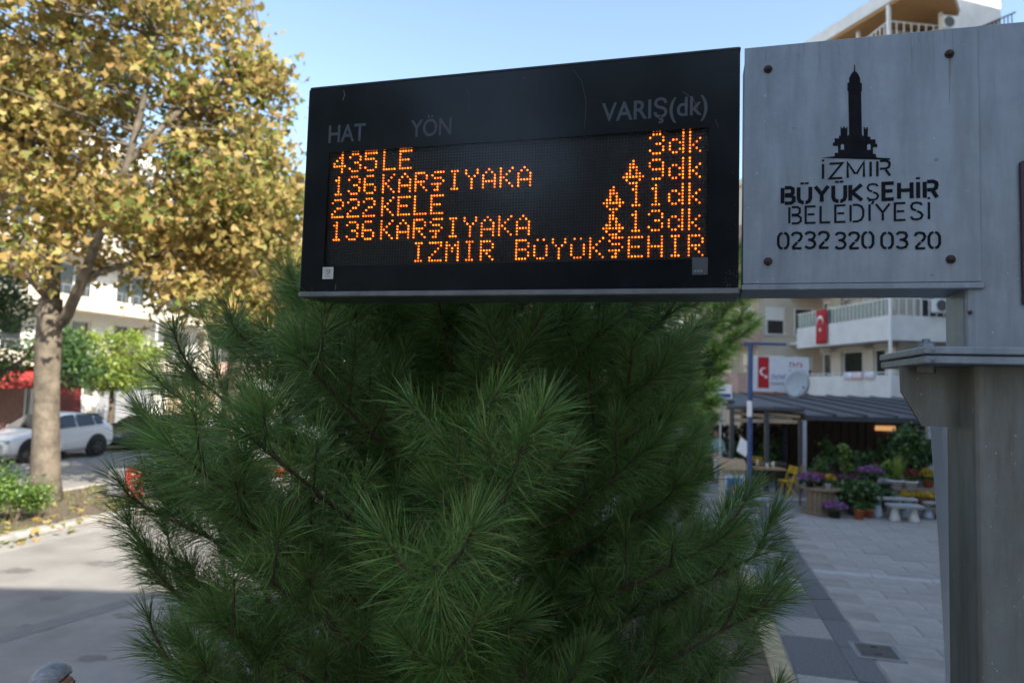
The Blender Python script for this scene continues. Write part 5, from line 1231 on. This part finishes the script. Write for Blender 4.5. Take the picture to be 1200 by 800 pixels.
# cable-spool table
spz = G(962, 601, 0); spt = thing('spool_table', 'wooden cable spool used as a flower table', 'table', spz)
m_spool = mat('weathered_wood', (.20, .15, .10), .8, var=.25, scale=5, stretch=(1, 1, .3))
for z in (.02, .60): MB().lathe([(.47, z), (.47, z + .05)], 28).build('disc', m_spool, spt)
for q in range(18):
    a_ = q * 2 * math.pi / 18; Mq = Matrix.Rotation(a_, 4, 'Z'); MB().box(.30, .335, -.052, .052, .072, .598, Mq).build('stave', m_spool, spt)
FP = [('purple chrysanthemum on the left of the spool table', spz + V(-.30, -.05, .65), .11, .14, .27, .22, 'purple', m_potd), ('pink flowers in the middle of the spool table', spz + V(.02, .15, .65), .10, .14, .17, .18, 'pink', m_potd),
  ('yellow flowers on the right of the spool table', spz + V(.25, .08, .65), .09, .13, .15, .20, 'yellow', m_potd), ('small plant in a white pot at the spool table edge', spz + V(.04, -.30, .65), .075, .13, .07, .08, 'none', m_potw),
  ('purple chrysanthemum on the ground right of the spool', G(978, 606, 0), .16, .20, .30, .20, 'purple', m_potd), ('terracotta pot with leafy plant behind the ground chrysanthemum', G(993, 598, 0), .15, .28, .2, .35, 'none', m_terra),
  ('terracotta pot under the dark leafy plants', G(1007, 608, 0), .13, .25, .16, .2, 'none', m_terra), ('terracotta pot next to the first stone bench', G(1018, 606, 0), .13, .22, .14, .2, 'none', m_terra)]
for q, (lab, p, pr, ph, fr, fh, c_, pm_) in enumerate(FP): flower_pot(lab, p, pr, ph, fr, fh, c_, pm_, q)
# plant staging tables
def staging(label, x0, x1, y0, y1, h):
    t = thing('plant_stand', label, 'stand', (x0, y0, .0)); W = x1 - x0; D = y1 - y0; n = 4
    for q in range(n): MB().box(0, W, q * D / n + .01, (q + 1) * D / n - .01, h - .03, h).build('slat', m_spool, t)
    for a_ in (.03, W - .08):
        for b_ in (.03, D - .08): MB().box(a_, a_ + .05, b_, b_ + .05, 0, h - .031).build('leg', m_spool, t)
    return t
staging('long wooden plant stand behind the spool table', 7.75, 9.75, 17.7, 18.5, .55); staging('wooden plant stand on the right below the climbing plant', 9.85, 11.8, 17.5, 18.3, .62); staging('low wooden stand with terracotta pots on the right', 9.9, 11.6, 16.85, 17.4, .30)
def on(x, Y, z): p = AT(x, 500, Y); return V(p.x, Y, z)
SH = [('red flowers at the left end of the plant stand', on(957, 18.0, .55), .12, .16, .30, .26, 'red', m_potd), ('magenta flowers second on the plant stand', on(982, 18.1, .55), .10, .14, .16, .22, 'magenta', m_potd), ('magenta flowers in the middle of the plant stand', on(1001, 18.0, .55), .10, .14, .17, .22, 'magenta', m_potd),
  ('large purple chrysanthemum raised on the plant stand', on(1020, 18.2, .55), .16, .34, .33, .26, 'purple', m_potd), ('white flowers beside the large purple chrysanthemum', on(1036, 17.9, .55), .10, .13, .17, .17, 'white', m_potd),
  ('white bowl of greenery on the right plant stand', on(1049, 17.8, .62), .19, .20, .15, .12, 'none', m_potw), ('second white bowl with pale leaves on right stand', on(1065, 17.75, .62), .2, .19, .16, .10, 'none', m_potw), ('red flowers behind the white bowls', on(1068, 18.1, .62), .12, .22, .17, .24, 'red', m_terra), ('yellow flowers at the right edge by the banner', on(1087, 18.0, .62), .12, .22, .2, .28, 'yellow', m_terra)]
for q, (lab, p, pr, ph, fr, fh, c_, pm_) in enumerate(SH): flower_pot(lab, p, pr, ph, fr, fh, c_, pm_, 40 + q)
for q in range(6):
    flower_pot(['first', 'second', 'third', 'fourth', 'fifth', 'rightmost'][q] + ' terracotta pot from the left on the low stand', on(1060 + q * 9.5, 17.1, .30), .10, .19, .12, .14, 'yellow' if q < 4 else 'none', m_terra, 60 + q)
# topiary and leafy bushes
def leafy(label, p, r_, h, n, m_, seed, size=.10, pot=None, tpl=oval):
    t = shrub(label, p, r_, h, n, m_, seed, size, 'bushes outside the shop'); MB().lathe([(.12, 0), (.17, .24), (.17, .28), (.14, .28)], 14).build('pot', pot or m_potd, t); return t
leafy('slim light green bush standing behind the plant stand', on(990, 18.9, 0.05), .16, 1.55, 900, m_shrub, 31, .09)
leafy('dark leafy bush between spool table and benches', on(1001, 17.2, 0), .42, .75, 1800, m_evergreen, 32); leafy('dark leafy bush beside the first stone bench', on(1023, 17.25, 0), .40, .72, 1500, m_evergreen, 33)
leafy('tall dark climbing plant at the right of the shop', on(1075, 19.2, .05), .55, 2.0, 4200, m_evergreen, 34, .10); leafy('dark bush left of the tall climbing plant', on(1058, 19.4, .05), .3, 1.75, 1500, m_evergreen, 35)
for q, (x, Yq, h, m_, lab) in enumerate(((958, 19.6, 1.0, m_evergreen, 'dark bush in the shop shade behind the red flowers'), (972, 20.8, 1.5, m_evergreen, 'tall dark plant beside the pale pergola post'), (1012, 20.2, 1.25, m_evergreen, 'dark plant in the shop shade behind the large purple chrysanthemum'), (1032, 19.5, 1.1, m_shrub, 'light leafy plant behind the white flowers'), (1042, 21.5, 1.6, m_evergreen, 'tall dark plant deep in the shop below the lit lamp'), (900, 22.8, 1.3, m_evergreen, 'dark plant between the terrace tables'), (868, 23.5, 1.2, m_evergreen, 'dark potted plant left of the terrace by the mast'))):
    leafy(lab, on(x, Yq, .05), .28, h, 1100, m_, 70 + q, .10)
for q, (x, z, c_, lab) in enumerate(((.5, .95, (.4, .35, .3), 'tan vase on the lower shop shelf'), (1.0, .95, (.5, .5, .5), 'white vase on the lower shop shelf'), (1.45, 1.55, (.35, .12, .08), 'reddish vase on the upper shop shelf'), (.7, 1.55, (.2, .3, .35), 'blue vase on the upper shop shelf'))):
    vt = thing('vase', lab, 'vase', (PX + x, PY + 5.6 + .0, .05 + z + .003)); MB().lathe([(.05, 0), (.085, .09), (.05, .2), (.06, .24)], 14).build('body', mat('vase%d' % q, c_, .4), vt, True); MB().lathe([(.062, .236), (.062, .25)], 14).build('rim', mat('vase%d' % q, c_), vt)
spk = thing('spiky_plant', 'pale green spiky plant with long arching leaves on the stand', 'potted plant', on(1052, 18.15, .62)); MB().lathe([(.09, 0), (.13, .2), (.13, .24)], 14).build('pot', m_terra, spk)
P = np.tile(np.array([[0, 0, .22]]), (70, 1)) + rng.normal(0, .03, (70, 3)) * np.array([1, 1, 0]); o = blades('leaves', P, .62, m_lime, lean=.8, wid=.016); o.parent = spk; stuff(o)
# stone benches
def stone_bench(label, p, L, h, rz, mleg):
    t = thing('stone_bench', label, 'bench', p, rz, 'stone benches outside the shop')
    MB().cham(-L / 2, L / 2, -.19, .19, h - .07, h, .015).build('seat', mat('bench_stone', (.30, .31, .31), .8, var=.2, scale=8), t)
    for a_ in (-1, 1): MB().lathe([(.13, 0), (.12, .05), (.075, h * .6), (.085, h * .75), (.10, h - .071)], 16, (a_ * (L / 2 - .17), 0, 0)).build('leg', mleg, t, True)
m_lb = mat('pale_blue_leg', (.42, .50, .58), .7, var=.15, scale=6); m_lw = mat('pale_leg', (.50, .50, .48), .7, var=.15, scale=6)
stone_bench('taller stone bench on pale blue legs, left of the two', G(1046, 606, 0), 1.05, .50, R(-6), m_lb); stone_bench('lower stone bench on whitish legs, in front on the right', G(1060, 610.5, 0), .78, .40, R(-4), m_lw)
stone_bench('pale blue legged bench at the right behind the banner', G(1096, 607, 0), .7, .42, R(-4), m_lb)

# ================================================================== PEOPLE
m_skin = mat('skin', (.48, .24, .17), .55, var=.12, scale=20); m_eye = mat('eye_dark', (.02, .015, .012), .2)
def skinmesh(name, vv, ee, m_, parent, root=0, lvl=2):
    me = bpy.data.meshes.new(name); me.from_pydata([v[0] for v in vv], ee, []); me.materials.append(m_)
    o = bpy.data.objects.new(name, me); COL.objects.link(o); o.parent = parent
    md = o.modifiers.new('skin', 'SKIN'); md.use_smooth_shade = True
    for i, v in enumerate(vv):
        sv = me.skin_vertices[0].data[i]; r_ = v[1]; sv.radius = r_ if isinstance(r_, tuple) else (r_, r_); sv.use_root = (i == root)
    sb = o.modifiers.new('sub', 'SUBSURF'); sb.levels = lvl; sb.render_levels = lvl; return o
def person(label, loc_, rz, k, shirt, trousers, hairm, arms, lean=0.0, hair_long=False, lvl=2):
    t = thing('person', label, 'person', loc_, rz); t.scale = (k, k, k)
    ly = lambda z: -lean * max(0, z - .95)
    vv = [((0, 0, .95), (.145, .11)), ((0, ly(1.15), 1.15), (.14, .105)), ((0, ly(1.36), 1.36), (.165, .115)), ((0, ly(1.47) + .01, 1.47), (.07, .065)), ((0, ly(1.54), 1.535), (.055, .055)), ((0, ly(1.6) - .02, 1.595), (.07, .08)), ((0, ly(1.66) - .015, 1.66), (.078, .095)), ((0, ly(1.72) - .005, 1.72), (.062, .08))]
    ee = [(i, i + 1) for i in range(7)]
    vv.append(((0, ly(1.64) - .118, 1.642), .013)); ee.append((6, 8))
    sh = [((0, 0, .90), (.155, .12)), ((0, ly(1.15), 1.15), (.155, .12)), ((0, ly(1.36), 1.36), (.18, .13)), ((0, ly(1.47), 1.465), (.085, .08))]; se = [(0, 1), (1, 2), (2, 3)]
    tv = [((0, 0, 1.0), (.15, .118)), ((0, 0, .93), (.155, .125))]; te = [(0, 1)]
    for s_ in (-1, 1):
        el, wr = arms[0 if s_ < 0 else 1]
        shp = V(s_ * .185, ly(1.41), 1.41); el = V(s_ * el[0], el[1], el[2]); wr = V(s_ * wr[0], wr[1], wr[2])
        b_ = len(vv); vv += [(tuple(shp), .058), (tuple(el), .042), (tuple(wr), .028)]; ee += [(2, b_), (b_, b_ + 1), (b_ + 1, b_ + 2)]
        d = (wr - el).normalized(); pm_ = wr + d * .06; sdv = d.orthogonal().normalized(); n2 = d.cross(sdv)
        vv.append((tuple(pm_), (.036, .018))); ee.append((b_ + 2, b_ + 3))
        for q, (off, ln) in enumerate(((-.03, .065), (-.01, .078), (.01, .075), (.03, .058))):
            c = len(vv); f1 = pm_ + d * .03 + sdv * off; f2 = f1 + d * ln * .5 + n2 * .008; f3 = f2 + d * ln * .5 + n2 * .02
            vv += [(tuple(f1), .0095), (tuple(f2), .009), (tuple(f3), .0075)]; ee += [(b_ + 3, c), (c, c + 1), (c + 1, c + 2)]
        c = len(vv); f1 = wr + d * .03 - sdv * .03 + n2 * .008; f2 = f1 + d * .04 - sdv * .018 + n2 * .012; vv += [(tuple(f1), .011), (tuple(f2), .009)]; ee += [(b_ + 3, c), (c, c + 1)]
        b2 = len(sh); sh += [(tuple(shp), .07), (tuple(el), .054), (tuple(el.lerp(wr, .8)), .04)]; se += [(2, b2), (b2, b2 + 1), (b2 + 1, b2 + 2)]
        h = len(vv); vv += [((s_ * .09, 0, .88), (.085, .09)), ((s_ * .10, -.01, .5), .055), ((s_ * .105, .02, .11), .038), ((s_ * .11, -.12, .05), (.038, .03))]; ee += [(0, h), (h, h + 1), (h + 1, h + 2), (h + 2, h + 3)]
        b3 = len(tv); tv += [((s_ * .09, 0, .84), (.10, .105)), ((s_ * .10, -.01, .5), .075), ((s_ * .105, .02, .13), .062)]; te += [(1, b3), (b3, b3 + 1), (b3 + 1, b3 + 2)]
    body = skinmesh('body', vv, ee, m_skin, t, 0, lvl); skinmesh('shirt', sh, se, shirt, t, 0, lvl); skinmesh('trousers', tv, te, trousers, t, 0, lvl)
    hy = ly(1.66)
    for s_ in (-1, 1):
        MB().cham(s_ * .105 - .05, s_ * .105 + .05, -.19, .07, 0, .085, .025).build('shoe', m_trim, t)
        ear = MB().lathe([(.004, -.012), (.022, -.008), (.028, 0), (.020, .008), (.004, .010)], 12, M=Matrix.Translation(V(s_ * .088, hy - .005, 1.645)) @ Matrix.Rotation(R(90 + s_ * 12), 4, 'Y') @ Matrix.Scale(1.25, 4, V(1, 0, 0))).build('ear', m_skin, t, True)
        MB().lathe([(.001, -.004), (.010, 0), (.001, .004)], 10, M=Matrix.Translation(V(s_ * .03, hy - .100, 1.668)) @ Matrix.Rotation(R(90), 4, 'X')).build('eye', m_eye, t)
    MB().cham(-.024, .024, hy - .112, hy - .095, 1.598, 1.606, .003).build('mouth', mat('lips', (.35, .12, .10), .5), t)
    # hair: cap over the skull, open at the face
    hb = MB(); vs = []; fs = []; nu, nv = 20, 9
    for j in range(nv + 1):
        for i in range(nu):
            a_ = 2 * math.pi * i / nu; front = max(0, -math.sin(a_)); lim = (1.75 if not hair_long else 2.3) - front * (.85 if not hair_long else 1.2)
            th_ = .02 + lim * j / nv; wob = 1 + .018 * math.sin(i * 5.1 + j * 2.3) + .015 * math.sin(i * 2.7 - j)
            vs.append((.091 * wob * math.sin(th_) * math.cos(a_), hy - .008 + .108 * wob * math.sin(th_) * math.sin(a_) + .006, 1.672 + .098 * wob * math.cos(th_)))
    for j in range(nv):
        for i in range(nu): ii = (i + 1) % nu; fs.append((j * nu + i, (j + 1) * nu + i, (j + 1) * nu + ii, j * nu + ii))
    fs.append(tuple(range(nu)))
    sv_ = []; rd_ = random.Random(3)
    for _ in range(1500 if lvl > 1 else 0):
        j = rd_.randrange(1, nv); i = rd_.randrange(nu); p = V(*vs[j * nu + i]).lerp(V(*vs[j * nu + (i + 1) % nu]), rd_.random()).lerp(V(*vs[(j + 1) * nu + i]), rd_.random())
        nrm = (p - V(0, hy, 1.67)).normalized(); fl_ = V(rd_.uniform(-.25, .25), 1, -.25 - .5 * max(0, p.y - hy) / .1); fl_ = (fl_ - nrm * fl_.dot(nrm)).normalized(); sdv = nrm.cross(fl_) * .0011; ln = rd_.uniform(.03, .055)
        q1 = p + fl_ * ln * .5 + nrm * .006; q2 = p + fl_ * ln + nrm * .003
        sv_.append([tuple(p - sdv), tuple(p + sdv), tuple(q1 + sdv), tuple(q1 - sdv), tuple(q2)])
    o = hb.add(vs, fs).build('hair', hairm, t, True)
    if sv_: needle_mesh('hair_strands', [np.array(sv_)], mat('grey_hair_strand', (.45, .46, .48), .45, island=[(0, (.25, .25, .26)), (.6, (.5, .5, .52)), (1, (.68, .68, .7))]), o); q = o.modifiers.new('t', 'SOLIDIFY'); q.thickness = .008; q.offset = -1
    return t
m_hair_g = mat('grey_hair', (.40, .41, .43), .5, var=.25, scale=25, stretch=(1, 4, 1)); m_hair_r = mat('auburn_hair', (.16, .06, .03), .6, var=.3, scale=60)
mp_ = AT(58, 800, 3.5)
rest = ((.25, .02, 1.13), (.25, -.12, .90))
person('grey haired man standing by the road, only his head in view', (mp_.x, mp_.y, ROADZ), R(95), .915, mat('shirt_dark', (.06, .07, .09), .85, var=.15), mat('trousers_dark', (.03, .03, .035), .85), m_hair_g, (rest, rest), .02)
person('woman in a pale turquoise top leaning at the counter', (G(842, 567, 0)), R(-55), .98, mat('turquoise_top', (.22, .38, .40), .85, var=.1), mat('white_trousers', (.55, .55, .56), .85, var=.05), m_hair_r, (((.26, -.08, 1.14), (.16, -.32, 1.08)), ((.27, -.05, 1.13), (.20, -.28, 1.0))), .12, True, 1)
pr_ = st(-.2, 24.5, 0)
person('distant person in a red top on the pavement beside the pine', (7.1, 25.6, 0) if False else tuple(AT(829, 500, 25.0).to_2d()) + (0,), R(20), .97, mat('red_top', (.45, .04, .05), .85), mat('blue_jeans', (.06, .08, .14), .85), m_hair_r, (rest, rest), .03, False, 1)
